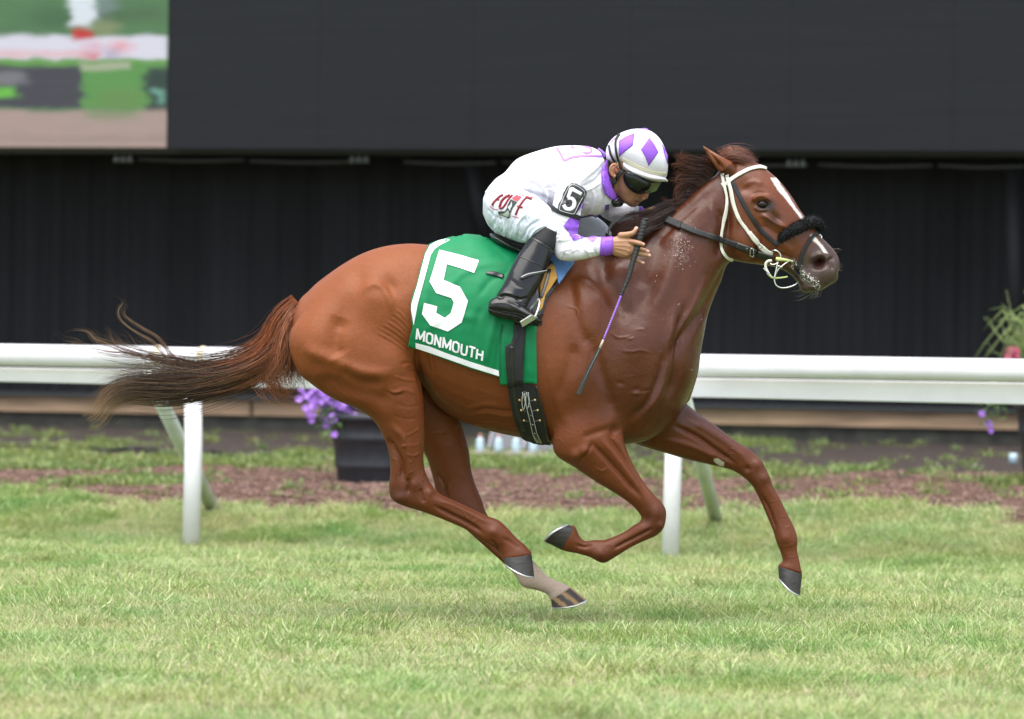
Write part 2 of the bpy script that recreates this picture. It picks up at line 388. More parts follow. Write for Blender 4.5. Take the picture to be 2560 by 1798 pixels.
# lawn: one tuft about every 3.5 cm over what the lens can see, thinner beyond
def lawn_points():
    st = .036; gx, gy = np.meshgrid(np.arange(-7.5, 7.5, st), np.arange(-5.6, 9.2, st)); x = gx.ravel()+rng.uniform(-.5, .5, gx.size)*st*1.6; y = gy.ravel()+rng.uniform(-.5, .5, gx.size)*st*1.6
    q = x*TN[0]+y*TN[1]; edge = abs(x)-((y+20)*.106+.35); k = ((edge < 0) | (rng.uniform(size=x.size) < .55*np.exp(-np.clip(edge, 0, 9)/2.2))) & (q < 9.7) & (rng.uniform(size=x.size) < weed(x, y)*1.0)
    k &= rng.uniform(size=x.size) < np.where(q > 8.3, .6, 1); return x[k], y[k]
x, y = lawn_points(); ex = rng.uniform(-4.4, 4.4, 60000); ey = rng.uniform(4.5, 11, 60000); eq = ex*TN[0]+ey*TN[1]; k = (eq > 7.2) & (eq < 9.5) & (abs(ex) < (ey+20)*.106+.35) & (rng.uniform(size=ex.size) < weed(ex, ey)); x = np.concatenate([x, ex[k]]); y = np.concatenate([y, ey[k]]); n = len(x)
clump = fbm(x*2.2, y*2.2, 4, 70); fine = fbm(x*9, y*9, 2, 90)
pid = rng.integers(0, 6, n); dpk = fbm(x*1.4+9, y*1.4, 4, 170); pid = np.where((dpk > .58) & (rng.uniform(size=n) < .75), rng.integers(6, 9, n), pid); pid = np.where((rng.uniform(size=n) < .10+.25*(clump > .6)), rng.integers(9, 12, n), pid); pid = np.where((clump < .43) & (rng.uniform(size=n) < .5), rng.integers(12, 14, n), pid)
scl = (.72+.75*clump)*rng.uniform(.75, 1.2, n)*(.85+.3*fine)*np.where(x*TN[0]+y*TN[1] > 7.2, 1.12, 1); rot = np.column_stack([rng.normal(0, .12, n), rng.normal(0, .12, n), rng.uniform(0, 6.28, n)])
scatter('lawn_grass', np.column_stack([x, y, GZ(x, y)-.006]), rot, scl, pid, c_lawn, 'short bright green turf of the track with straw flecks', 'grass')
# bank: weeds
c_weed = coll('weed tufts', [tuft('weed_tuft', 22, .07, .02, .07, .012, [.5, .25, .05, .2], .9, 80+s) for s in range(4)])
gx = rng.uniform(-9, 9, 47000); gy = rng.uniform(7, 24, 47000); q = gx*TN[0]+gy*TN[1]
k = (q > 8.8) & (q < 18.9) & (abs(gx) < (gy+20)*.106+3) & (rng.uniform(size=gx.size) < weed(gx, gy)*.9+.03); gx, gy = gx[k], gy[k]; n = len(gx)
scatter('bank_weeds', np.column_stack([gx, gy, GZ(gx, gy)-.01]), np.column_stack([rng.normal(0, .2, n), rng.normal(0, .2, n), rng.uniform(0, 6.28, n)]), rng.uniform(.5, 1.1, n), rng.integers(0, 4, n), c_weed, 'low green weeds growing through the mulch bank', 'weeds')
# bank: chips of mulch
chm = [mat('chip_brown', (.135, .075, .056), .9), mat('chip_red', (.20, .115, .088), .9), mat('chip_pale', (.30, .20, .16), .9), mat('chip_dark', (.06, .035, .03), .9)]
def chips(seed):
    r = np.random.default_rng(seed); mb = MB()
    for i in range(9):
        ax = Matrix.Rotation(r.uniform(0, 6.28), 3, 'Z')@Matrix.Rotation(r.normal(0, .35), 3, 'X'); A = np.array(ax).T
        mb.box((r.uniform(-.06, .06), r.uniform(-.06, .06), .006), (r.uniform(.008, .024), r.uniform(.004, .01), .004), A, int(r.choice(4, p=[.4, .35, .07, .18])))
    return mb.build('mulch_chip', chm, smooth=False)
c_chip = coll('mulch chips', [chips(s) for s in range(5)])
gx = rng.uniform(-9, 9, 42000); gy = rng.uniform(6.5, 21, 42000); q = gx*TN[0]+gy*TN[1]
k = (q > 8.4) & (q < 14.5) & (abs(gx) < (gy+20)*.106+3) & (rng.uniform(size=gx.size) > weed(gx, gy)*.7); gx, gy = gx[k], gy[k]; n = len(gx)
scatter('mulch_chips', np.column_stack([gx, gy, GZ(gx, gy)]), np.column_stack([np.zeros(n), np.zeros(n), rng.uniform(0, 6.28, n)]), rng.uniform(.35, .95, n), rng.integers(0, 5, n), c_chip, 'red-brown wood chips covering the bank', 'mulch')

# ---- black wall behind the bank
QW = 19.2
M['wall'] = mat('black_wall_sheet', (.0095, .0100, .0122), .75, var=.3, vscale=3, bump=.15, bscale=30, spec=.2, stretch=(1, 1, .12))
M['timber'] = mat('weathered_timber', (.30, .20, .125), .85, var=.3, vscale=6, bump=.4, bscale=60, stretch=(.15, 1, 3))
M['dark_timber'] = mat('dark_base_timber', (.035, .035, .028), .9, var=.4, vscale=8, bump=.4, bscale=40)  # plain dark tone for the board below the tan beam
M['black'] = mat('black_metal', (.012, .012, .013), .5)
M['grey_metal'] = mat('grey_metal', (.22, .23, .25), .45, metal=.6)
base = onplane(1280, 1085, QW)
z0 = prof(QW); zt = onplane(1280, 1052, QW)[2]; zb = onplane(1280, 1012, QW)[2]
wall = thing('wall', 'black corrugated wall standing behind the mulch bank under the big dark screen', 'wall', tq(0, QW, z0))
A_ = np.arange(-45, 45, .035); prof_ = .018*np.clip(1.8*np.sin(A_*2*math.pi/.235+1.2*fbm(A_*.8, A_*0, 2, 5)), -1, 1)*(.5+.9*fbm(A_*.6, A_*0, 2, 9))+.05*(fbm(A_*1.6, A_*0, 3, 2)-.5)
V = []
for zz in (zb, 7.5):
    V += [tq(a, QW+.1+p, zz) for a, p in zip(A_, prof_)]
obj('wall_sheet', np.array(V), [(i, i+1, i+1+len(A_), i+len(A_)) for i in range(len(A_)-1)], M['wall'], wall, smooth=False)
for i, a0 in enumerate(np.arange(-43.7, 44, 3.6)):
    bev(MB().box(tq(a0+1.79, QW+.03, (zb+zt)/2), (1.785, .05, (zb-zt)/2), [TA, TN, [0, 0, 1]]).build('timber_beam', M['timber'], wall, smooth=False), .006)
MB().box(tq(0, QW+.07, (zt+z0)/2-.1), (45, .05, (zt-z0)/2+.1-.002), [TA, TN, [0, 0, 1]]).build('base_board', M['dark_timber'], wall, smooth=False)
M['sill'] = mat('dark_rim', (.02, .022, .026), .4)
MB().box(tq(0, QW-.0, zb+.02), (45, .07, .018), [TA, TN, [0, 0, 1]]).build('wall_sill', M['sill'], wall, smooth=False)

# ---- big screen hung in front of the wall
QS = 18.3
sz = onplane(1280, 378, QS)[2]
scr = thing('video_screen', 'huge charcoal display board above the black wall, lit with a race picture at left', 'screen', tq(0, QS, sz))
def led_mat(name, base, em=None):
    m = mat(name, base, .6, spec=.12, var=.12, vscale=14, stretch=(.05, .05, 2.0), bump=.2, bscale=120); nt = m.node_tree; b = nt.nodes['Principled BSDF']
    if em:
        a = nt.nodes.new('ShaderNodeAttribute'); a.attribute_name = 'Col'; wv = []
        tc = nt.nodes.new('ShaderNodeTexCoord'); vor = nt.nodes.new('ShaderNodeTexChecker'); vor.inputs['Scale'].default_value = 64
        vor.inputs['Color1'].default_value = (.72, .72, .72, 1); vor.inputs['Color2'].default_value = (1.1, 1.1, 1.1, 1); nt.links.new(tc.outputs['Object'], vor.inputs[0])
        mx = nt.nodes.new('ShaderNodeVectorMath'); mx.operation = 'MULTIPLY'; nt.links.new(a.outputs['Color'], mx.inputs[0]); nt.links.new(vor.outputs[0], mx.inputs[1])
        nt.links.new(mx.outputs[0], b.inputs['Emission Color']); b.inputs['Emission Strength'].default_value = em
        b.inputs['Base Color'].default_value = (.03, .03, .03, 1)
    return m
M['led_dark'] = led_mat('unlit_led_panel', (.0155, .0165, .0200)); M['led_lit'] = led_mat('lit_led_picture', (.02, .02, .02), .29)
ledge = onplane(416, 370, QS); aL = ledge@TA; zl = onplane(416, 369, QS)[2]
pw = 1.28; k = 0; aP = aL
cab = MB()
while aP < 21:                                    # cabinets of the unlit part, hairline joints between them
    w_ = pw
    for j in range(4): cab.box(tq(aP+w_/2, QS+.09, sz+.01+pw*(j+.5)), (w_/2-.001, .08, pw/2-.001), [TA, TN, [0, 0, 1]])
    aP += w_
cab.build('unlit_panel', M['led_dark'], scr, smooth=False); cab = MB(); aP = aL-3.2-pw
while aP > -22:
    for j in range(4): cab.box(tq(aP+pw/2, QS+.09, sz+.01+pw*(j+.5)), (pw/2-.001, .08, pw/2-.001), [TA, TN, [0, 0, 1]])
    aP -= pw
cab.build('unlit_panel', M['led_dark'], scr, smooth=False)
MB().box(tq(0, QS+.3, sz+2.6), (22, .11, 2.62), [TA, TN, [0, 0, 1]]).build('screen_frame', M['black'], scr, smooth=False)
# lit picture: a blurred view of another part of the track, one coloured cell per lamp cluster
nx_, ny_ = 150, 200; aa_ = np.linspace(aL-3.2, aL, nx_*2); zz_ = np.linspace(zl, zl+2.4, ny_)
AA, ZZ = np.meshgrid(aa_, zz_); P3 = TA*AA[..., None]+TN*QS+np.array([0, 0, 1.0])*ZZ[..., None]; X, Y = PX(P3); _n1 = fbm(X/38, Y/16, 3, 51)-.5; _n2 = fbm(X/46, Y/20, 3, 52)-.5; X = X+(50*_n1)*(X < 400); Y = Y+15*_n2*(Y < 355)
C = np.zeros(X.shape+(3,)); C[:] = lin(75, 118, 78)[:3]
def soft(x0, x1, y0, y1, e):
    e = e*1.9
    return sstep(x0-e, x0+e, X)*(1-sstep(x1-e, x1+e, X))*sstep(y0-e*.6, y0+e*.6, Y)*(1-sstep(y1-e*.6, y1+e*.6, Y))
def paint(c, m):
    global C
    C = C*(1-m[..., None])+np.array(lin(*c)[:3])*m[..., None]
paint((95, 140, 88), .6*fbm(X/60, Y/25, 3, 1)); paint((60, 96, 66), .5*soft(90, 180, 20, 80, 20)); paint((70, 95, 66), .6*soft(250, 400, 25, 55, 18))
paint((222, 232, 240), soft(177, 240, -60, 68, 7)); paint((120, 140, 138), .9*soft(238, 285, -60, 38, 12)); paint((90, 100, 98), .7*soft(240, 280, 38, 50, 8)); paint((140, 150, 110), .8*soft(235, 290, 55, 95, 12))
paint((222, 222, 235), soft(-900, 420, 90, 150, 7)); paint((232, 170, 175), .7*soft(-900, 250, 128, 142, 8)); paint((205, 35, 42), .95*soft(190, 228, 72, 95, 9))
paint((240, 130, 140), .9*soft(290, 322, 105, 128, 14)); paint((225, 170, 190), .7*soft(205, 262, 105, 130, 12)); paint((200, 70, 85), .7*soft(210, 240, 132, 148, 8)); paint((150, 130, 170), .5*soft(262, 300, 120, 150, 10))
paint((102, 160, 78), soft(-900, 420, 148, 166, 5)); paint((66, 66, 76), soft(-900, 203, 168, 268, 6)); paint((92, 152, 78), soft(208, 370, 166, 285, 8)); paint((175, 182, 155), .9*soft(200, 325, 158, 176, 6))
paint((110, 140, 80), .6*soft(240, 350, 225, 285, 20)); paint((130, 130, 136), .85*soft(-900, 60, 180, 212, 10)); paint((110, 195, 70), .95*soft(-900, 48, 218, 245, 7)); paint((38, 62, 56), soft(366, 430, 175, 290, 8)); paint((120, 180, 160), .9*soft(386, 410, 222, 262, 8))
paint((170, 150, 142), soft(-900, 430, 276, 500, 7)); paint((150, 136, 126), .8*soft(-900, 430, 338, 355, 8)); paint((92, 140, 80), .6*soft(215, 340, 265, 298, 14)); paint((186, 160, 152), .5*fbm(X/50, Y/6, 3, 8)*soft(-900, 430, 285, 500, 8))
lit = obj('lit_panel', P3.reshape(-1, 3), grid_faces(ny_, nx_*2), M['led_lit'], scr, smooth=False); vcol(lit, C.reshape(-1, 3))
# pipes, brackets and cables under the screen
M['conduit'] = mat('dull_conduit', (.05, .05, .055), .6)
br = MB()
for i, (x0, x1, yy) in enumerate([(345, 610, 398), (625, 900, 402), (1010, 1240, 405), (1255, 1480, 405), (1700, 2020, 410), (2045, 2330, 412), (2345, 2560, 414)]):
    A0 = onplane(x0, yy, QS+.35)+np.array([0, 0, .0]); A1 = onplane(x1, yy+2, QS+.35); md_ = (A0+A1)/2-np.array([0, 0, .012])
    MB().tube([A0, md_, A1], .012, 8, 4).build('cable_conduit', M['conduit'], scr)
for xx, yy in ((308, 397), (898, 398), (1500, 402), (1990, 408)):
    b = MB()
    for d_ in (-17, 0, 17):
        p = onplane(xx+d_, yy, QS+.3); b.tube([p+[0, 0, .035], p, p-[0, 0, .03]], [.012, .022, .024], 8)
    b.build('bracket', M['grey_metal'], scr)
for xx in (1190, 2545):
    A0 = onplane(xx-14, 392, QS+.42); A1 = onplane(xx+(22 if xx < 2000 else -2), 600 if xx < 2000 else 1000, QS+.42)
    MB().tube([A0, A1], .06, 8).build('support_strut', M['wall'], scr)

# ---- white running rail
M['white_plastic'] = mat('white_plastic', (.85, .83, .87), .35, spec=.5, var=.06, vscale=4, bump=.05, bscale=20)
M['grey_white'] = mat('grey_white_pipe', (.55, .60, .54), .5, var=.12, vscale=9)  # greyer, slightly green white for braces and the joint channel
M['cream'] = mat('cream_rubber', (.62, .54, .38), .6)
QR = 7.4
rail = thing('rail_fence', 'white round-topped running rail on slanting posts crossing behind the horse', 'fence', tq(0, QR, 0))
c_ = onplane(0, 888, QR); c2 = onplane(2560, 925.5, QR); a0, a1 = c_@TA, c2@TA; zc = (c_[2]+c2[2])/2; rp = 27.5/12400*27.9
aj0, aj1 = onplane(396, 890, QR)@TA, onplane(508, 890, QR)@TA
b = MB()
b.tube([tq(-40, QR, zc), tq(aj0-.012, QR, zc)], rp, 24); b.tube([tq(aj1+.012, QR, zc), tq(40, QR, zc)], rp*1.0, 24); b.build('top_rail', M['white_plastic'], rail)
MB().tube([tq(aj0-.04, QR, zc), tq(aj1+.04, QR, zc)], rp*.93, 24).build('joint_sleeve', M['white_plastic'], rail)
MB().box(tq((aj0+aj1)/2, QR-.004, zc-rp*.93-.008), ((aj1-aj0)/2+.02, rp*.8, .014), [TA, TN, [0, 0, 1]]).build('joint_channel', M['grey_white'], rail, smooth=False)
for a in (aj0, aj1): MB().tube([tq(a-.016, QR, zc), tq(a-.008, QR, zc), tq(a+.008, QR, zc), tq(a+.016, QR, zc)], [rp*1.0, rp*1.09, rp*1.09, rp*1.0], 24).build('collar', M['cream'], rail)
def qpt(px, py, q): return onplane(px, py, q)
# lower board, a flat plank hung below and behind the pipe
L0, L1 = qpt(-1900, 912, QR+.12), qpt(4460, 1054, QR+.12); T0, T1 = qpt(-1900, 890, QR+.12), qpt(4460, 986, QR+.12); th = TN*.02
V = [L0-th, T0-th, T1-th, L1-th, L0+th, T0+th, T1+th, L1+th]
bev(obj('lower_board', V, [(0, 1, 2, 3), (7, 6, 5, 4), (0, 4, 5, 1), (1, 5, 6, 2), (2, 6, 7, 3), (3, 7, 4, 0)], M['white_plastic'], rail, smooth=False), .006)
def post(x_top, x_knee, yk, x_bot, y_bot, bx0, by0, bx1, by1, w):
    pb = qpt(x_bot, y_bot, QR-.06); pb[2] = 0-.05; pk = qpt(x_knee, yk, QR-.06); pt = qpt(x_top, 985 if x_top < 1000 else 1000, QR+.02)
    V = MB().tube([pb, pk-[0, 0, .02], pk+(pt-pk)*.12, pt+(pt-pk)*.5], w, 16, 1); V.build('post', M['white_plastic'], rail)
    t0 = qpt(bx0, by0, QR+.05); g = qpt(bx1, by1, QR+1.25)
    MB().tube([t0-(g-t0)*.22, g+(g-t0)*.06], w*.82, 14).build('brace', M['grey_white'], rail)
s_ = 28.1/12400
for k_ in (-3, -2, -1, 2, 3, 4):             # further posts of the same fence, outside the picture
    a_ = (qpt(482, 1095, QR)@TA)+k_*2.86; MB().tube([tq(a_, QR-.06, -.1), tq(a_, QR-.06, .62), tq(a_, QR+.02, .95)], 22.5*s_, 14).build('post', M['white_plastic'], rail)
post(482, 484, 1095, 477, 1385, 400, 1000, 527, 1262, 22.5*s_); post(1690, 1683, 1150, 1675, 1410, 1722, 1040, 1790, 1300, 21.5*s_)
# hose lying on the bank
hp = [(0, 1121), (60, 1117), (110, 1124), (190, 1119), (260, 1128), (330, 1125), (400, 1132), (450, 1134), (520, 1131), (600, 1142), (700, 1142), (780, 1150), (850, 1152)]
def onground(px, py):
    u = (px-CXP)/FPX; v = (CYP-py)/FPX; d = _f+u*RT+v*UP; lo, hi = 12.0, 60.0; p = None
    for t in np.linspace(12, 46, 1400):
        p = CAM+t*d
        if p[2] <= GZ(p[0], p[1]): return p
    return p
tag(MB().tube([onground(*p)+[0, 0, .008] for p in hp], .013, 8, 5).build('hose', M['black'], pivot=onground(400, 1132)), 'thin black hose lying across the bank at the left', 'hose')

# ---- flower tubs
M['tub'] = mat('black_plastic_tub', (.026, .028, .035), .5, var=.2, vscale=12, spec=.4)
M['leaf'] = mat('leaf_green', (.09, .17, .04), .5, var=.4, vscale=30); M['leaf2'] = mat('grass_leaf', (.15, .21, .06), .5, var=.4, vscale=10)
M['petal'] = mat('purple_petal', (.33, .15, .58), .6, var=.35, vscale=40); M['pink'] = mat('pink_petal', (.75, .12, .28), .6, var=.3, vscale=40); M['purple_dark'] = mat('deep_purple_centre', (.12, .03, .25), .6)
M['earth'] = mat('potting_soil', (.03, .02, .015), .95)
def tub(c, r, h, label):
    t = thing('flower_tub', label, 'planter', c, 'black plastic tubs of flowers along the wall')
    pr = [(r*.78, 0), (r*.80, .01), (r*.83, h*.22), (r*.86, h*.24), (r*.85, h*.27), (r*.90, h*.60), (r*.94, h*.62), (r*.94, h*.68), (r*.93, h*.70), (r*.97, h*.9), (r*1.03, h*.905), (r*1.03, h), (r*.97, h), (r*.96, h*.93), (0.01, h*.92)]
    MB().lathe(pr, c, 36).build('pot', M['tub'], t); MB().lathe([(r*.955, h*.90), (r*.5, h*.95), (.01, h*.96)], c, 24).build('soil', M['earth'], t)
    return t
def flowers(parent, name, c, spread, n, r, m, seed, tilt=-.6):
    g = np.random.default_rng(seed); mb = MB()
    for i in range(n):
        p = np.array(c)+g.normal(0, 1, 3)*np.array(spread); f = Vector((g.normal(0, .5), -1+g.normal(0, .3), g.uniform(-.1, .9))).normalized(); rr = r*g.uniform(.7, 1.2)
        a = np.array(f.orthogonal().normalized()); b = np.cross(f, a); f = np.array(f); V = [p-f*rr*.35]
        for j in range(10):
            t = 2*math.pi*j/10; k = 1 if j % 2 == 0 else .8; V.append(p+(a*math.cos(t)+b*math.sin(t))*rr*k+f*rr*.05*g.normal())
        mb.add(V, [(0, 1+j, 1+(j+1) % 10) for j in range(10)])
    return mb.build(name, m, parent)
def leaves(parent, name, c, spread, n, l, m, seed):
    g = np.random.default_rng(seed); mb = MB()
    for i in range(n):
        p = np.array(c)+np.clip(g.normal(0, 1, 3), -2, 2)*np.array(spread); d = g.normal(0, 1, 3); d[2] = abs(d[2])*.6; d /= np.linalg.norm(d); s2 = np.cross(d, g.normal(0, 1, 3)); s2 /= np.linalg.norm(s2); L = l*g.uniform(.6, 1.3)
        mb.add([p, p+d*L*.5+s2*L*.22, p+d*L, p+d*L*.5-s2*L*.22], [(0, 1, 2, 3)])
    return mb.build(name, m, parent, smooth=False)
p = onground(940, 1204); p[2] = GZ(p[0], p[1])-.01
t1 = tub(p, .315, .45, 'black tub with trailing purple flowers, standing behind the horse')
leaves(t1, 'foliage', p+[-.08, 0, .53], (.15, .13, .06), 700, .05, M['leaf'], 3); leaves(t1, 'trailing_foliage', p+[-.26, -.1, .42], (.06, .08, .06), 260, .04, M['leaf'], 5)
flowers(t1, 'blossom', p+[-.10, -.08, .60], (.15, .09, .055), 300, .024, M['petal'], 4); flowers(t1, 'blossom', p+[-.27, -.1, .47], (.07, .06, .07), 62, .026, M['petal'], 6)
flowers(t1, 'blossom', p+[-.30, -.1, .60], (.06, .05, .05), 60, .024, M['petal'], 16); flowers(t1, 'blossom', p+[-.20, -.1, .54], (.10, .07, .055), 130, .022, M['petal'], 18)
p = onground(2672, 1215); p[2] = GZ(p[0], p[1])-.01
t2 = tub(p, .36, .56, 'black tub of ornamental grass with pink flowers at the right edge')
leaves(t2, 'foliage', p+[-.1, 0, .66], (.15, .13, .06), 400, .05, M['leaf'], 7)
g = np.random.default_rng(5); mb = MB()
for i in range(420):
    a = g.uniform(0, 6.28); s0 = p+[-.05+g.normal(0, .06), g.normal(0, .06), .55]; L = g.uniform(.35, .85); o_ = g.uniform(.25, .8)*L*1.05; up = L*g.uniform(.8, 1.3)
    pts = [s0+np.array([math.cos(a)*o_*t**1.4, math.sin(a)*o_*t**1.4, up*(t*1.5-t*t*g.uniform(.7, 1.35))]) for t in np.linspace(0, 1, 7)]
    w_ = np.array([.002, .004, .006, .006, .005, .003, .0008])*1.5; mb.tube(pts, w_, 3)
mb.build('grass_leaf', M['leaf2'], t2)
flowers(t2, 'blossom', qpt(2532, 884, p@TN-.2), (.02, .03, .014), 14, .03, M['pink'], 8)
f0 = qpt(2480, 1040, p@TN-.25); 
leaves(t2, 'trailing_foliage', qpt(2478, 1010, p@TN-.25)+[0, 0, 0], (.05, .04, .07), 180, .035, M['leaf'], 15)
for q_ in ((2453, 1033), (2473, 1060), (2477, 1078)): flowers(t2, 'blossom', qpt(q_[0], q_[1], p@TN-.28), (.008, .01, .004), 3, .024, M['petal'], q_[0])
# ---- row of plastic water jugs on a board below the wall
M['jug'] = mat('pale_blue_plastic', (.42, .55, .62), .3, var=.1, vscale=30); M['cap'] = mat('red_cap', (.6, .25, .22), .5); M['plank'] = mat('grey_plank', (.32, .27, .24), .85, var=.3, vscale=10)
pb = onground(1290, 1142); qb = pb@TN; zb_ = GZ(pb[0], pb[1])
l0 = qpt(1180, 1138, qb)@TA; l1 = qpt(1392, 1141, qb)@TA
pl = MB().box(tq((l0+l1)/2, qb, zb_+.012), ((l1-l0)/2, .12, .022), [TA, TN, [0, 0, 1]]).build('plank', M['plank'], smooth=False, pivot=tq((l0+l1)/2, qb, zb_))
tag(bev(pl, .004), 'grey plank on the ground under the row of water jugs', 'plank')
for i, xx in enumerate((1200, 1246, 1290, 1333)):
    c = qpt(xx, 1135, qb); c[2] = zb_+.036
    t = thing('water_jug', 'pale blue plastic jug, ' + ['leftmost of the four on the plank', 'second from the left on the plank', 'third from the left on the plank', 'rightmost of the four on the plank, nearest the foreleg'][i], 'jug', c, 'row of plastic jugs on a plank')
    MB().lathe([(.026, 0), (.03, .004), (.03, .055), (.027, .06), (.03, .066), (.03, .075), (.018, .095), (.01, .10), (.01, .108)], c, 18).build('bottle', M['jug'], t)
    MB().lathe([(.012, .104), (.012, .12), (.008, .122)], c, 12).build('cap', M['cap'], t)
st_ = thing('angled_panel', 'dark angled panel with grey struts standing behind the water jugs', 'panel', tq(qpt(1300, 1120, qb+.7)@TA, qb+.7, zb_))
V = [qpt(1235, 1082, qb+.75), qpt(1400, 1084, qb+.75), qpt(1420, 1135, qb+.6), qpt(1215, 1133, qb+.6)]
o = obj('panel_face', V, [(0, 3, 2, 1)], mat('dark_slate_panel', (.05, .055, .07), .5), st_, smooth=False); solid(o, .02)
for xa, xb in ((1230, 1219), (1318, 1304), (1392, 1400)): MB().tube([qpt(xa, 1080, qb+.66), qpt(xb, 1134, qb+.5)], .009, 8).build('strut', mat('pale_grey_strut', (.3, .3, .32), .5), st_)
c = onground(2533, 1160)
t = thing('path_light', 'small pale plastic marker beside the right hand flower tub', 'marker', c); MB().lathe([(.03, 0), (.032, .05), (.026, .075)], c, 14).build('marker_body', M['jug'], t)
# ================================================================== HORSE
TORSO = [(728,800,732,868,.06,0),(748,752,742,915,.16,0),(770,729,765,948,.205,0),(799,702,800,965,.232,0),(858,660,870,985,.258,0),(910,632,940,990,.268,0),(966,615,1000,975,.268,0),
 (1022,609,1050,960,.262,0),(1072,612,1094,1015,.262,0),(1140,616,1156,1054,.272,0),(1220,622,1238,1081,.28,0),(1300,626,1315,1097,.272,0,.06),(1370,628,1382,1112,.255,0,.14),
 (1440,622,1450,1122,.238,0,.22),(1500,606,1550,1113,.225,0,.26),(1556,588,1625,1098,.215,0,.24),(1602,572,1690,1050,.2,0,.22),(1634,555,1734,960,.178,0,.2),(1656,542,1754,870,.152,0,.16),(1682,524,1768,795,.128,0,.12),
 (1709,504,1787,740,.108,0,.08),(1738,478,1803,703,.093,0),(1768,453,1818,662,.082,0),(1798,432,1840,648,.076,0),(1822,415,1855,640,.06,0)]
HEAD = [(1790,436,1808,600,.055,0),(1812,410,1815,636,.07,0),(1838,394,1830,650,.08,0),(1868,396,1850,655,.088,0),(1900,412,1876,659,.094,0,.05),(1935,439,1908,663,.097,0,.1),(1959,464,1932,667,.091,0,.1),
 (1984,498,1952,673,.078,0),(2002,527,1966,680,.066,0),(2025,558,1980,690,.057,0),(2049,588,1992,705,.053,0),(2073,612,2004,722,.054,0),(2090,632,2022,730,.052,0),(2099,652,2048,727,.045,0),(2098,672,2070,716,.034,0),(2092,688,2080,708,.018,0)]
THIGH = [(955,690,850,690,.05,-.13),(1005,770,752,790,.10,-.155),(1034,860,722,850,.122,-.165),(1043,925,742,925,.122,-.168),(1053,962,775,958,.112,-.168),(1058,992,830,996,.10,-.166),(1060,1018,895,1024,.088,-.162),(1061,1050,934,1052,.076,-.158),(1061,1095,960,1096,.064,-.153),
 (1059,1138,974,1142,.053,-.15),(1062,1175,975,1184,.044,-.147),(1076,1206,972,1216,.040,-.145),(1094,1230,978,1246,.039,-.144),(1110,1240,1006,1264,.038,-.143),(1136,1252,1058,1280,.031,-.142),(1175,1270,1112,1301,.026,-.14),(1216,1289,1162,1323,.026,-.138),
 (1246,1300,1196,1346,.031,-.137),(1268,1319,1225,1364,.035,-.136),(1291,1344,1244,1372,.029,-.135),(1312,1362,1254,1386,.031,-.135),(1328,1380,1257,1397,.036,-.135),(1330,1388,1260,1402,.03,-.135)]
FARHIND = [(1120,880,940,900,.09,.13),(1138,960,960,1000,.095,.14),(1156,1062,1000,1060,.082,.14),(1172,1125,1058,1130,.064,.14),(1178,1173,1078,1181,.05,.14),(1188,1210,1088,1222,.042,.14),(1204,1248,1098,1258,.04,.14),(1217,1284,1122,1290,.036,.14),
 (1238,1312,1162,1322,.028,.14),(1262,1340,1218,1372,.026,.14),(1298,1370,1256,1406,.027,.14),(1328,1396,1284,1434,.033,.14),(1348,1420,1306,1466,.035,.14),(1370,1441,1342,1476,.028,.14),(1402,1457,1368,1486,.028,.14),(1425,1467,1376,1500,.035,.14),(1424,1474,1380,1502,.03,.14)]
NEARFORE = [(1545,930,1400,960,.06,-.12),(1552,1000,1392,1030,.09,-.135),(1556,1060,1382,1095,.10,-.145),(1562,1108,1390,1138,.09,-.148),(1580,1155,1438,1170,.070,-.148),(1606,1200,1490,1205,.057,-.147),(1634,1236,1540,1235,.047,-.146),(1654,1256,1578,1262,.042,-.145),
 (1665,1276,1598,1284,.04,-.145),(1664,1304,1603,1296,.04,-.145),(1655,1326,1598,1305,.037,-.145),(1638,1341,1584,1313,.033,-.145),(1610,1353,1566,1326,.028,-.145),(1575,1370,1545,1337,.025,-.145),(1540,1392,1512,1349,.029,-.145),(1508,1408,1484,1350,.034,-.145),(1474,1393,1462,1352,.028,-.145),
 (1443,1384,1449,1340,.027,-.145),(1420,1380,1441,1322,.033,-.145),(1406,1376,1438,1316,.036,-.145),(1397,1371,1430,1311,.035,-.145)]
FARFORE = [(1600,960,1540,1060,.08,.11),(1680,990,1560,1096,.10,.12),(1720,1013,1610,1117,.088,.125),(1748,1036,1660,1132,.078,.125),(1795,1068,1726,1151,.064,.125),(1839,1102,1788,1165,.05,.125),(1875,1124,1832,1177,.044,.125),(1904,1154,1860,1195,.042,.125),(1923,1190,1878,1212,.041,.125),
 (1933,1216,1889,1229,.036,.125),(1954,1255,1904,1260,.027,.125),(1972,1292,1920,1297,.025,.125),(1987,1322,1932,1326,.031,.125),(1994,1350,1941,1356,.034,.125),(1993,1376,1951,1381,.028,.125),(1999,1404,1956,1402,.029,.125),(2004,1427,1946,1412,.036,.125),(2006,1435,1945,1418,.034,.125)]
EARN = [(1757,363,1756,366,.003,-.06),(1768,370,1763,377,.012,-.062),(1783,379,1772,392,.02,-.062),(1800,389,1783,411,.025,-.06),(1817,398,1797,428,.026,-.052),(1832,406,1815,440,.026,-.045),(1842,418,1832,446,.02,-.04)]
EARF = [(1822,363,1824,366,.003,.06),(1817,372,1830,371,.012,.06),(1815,384,1838,380,.019,.058),(1818,398,1848,392,.024,.052),(1826,415,1858,408,.024,.045)]
mb = MB()
mb.loft(TORSO, 40, 5); mb.loft(HEAD, 36, 5); mb.loft(THIGH, 30, 5); mb.loft(FARHIND, 26, 5); mb.loft(NEARFORE, 26, 5); mb.loft(FARFORE, 26, 5); mb.loft(EARN, 14, 4); mb.loft(EARF, 14, 4)
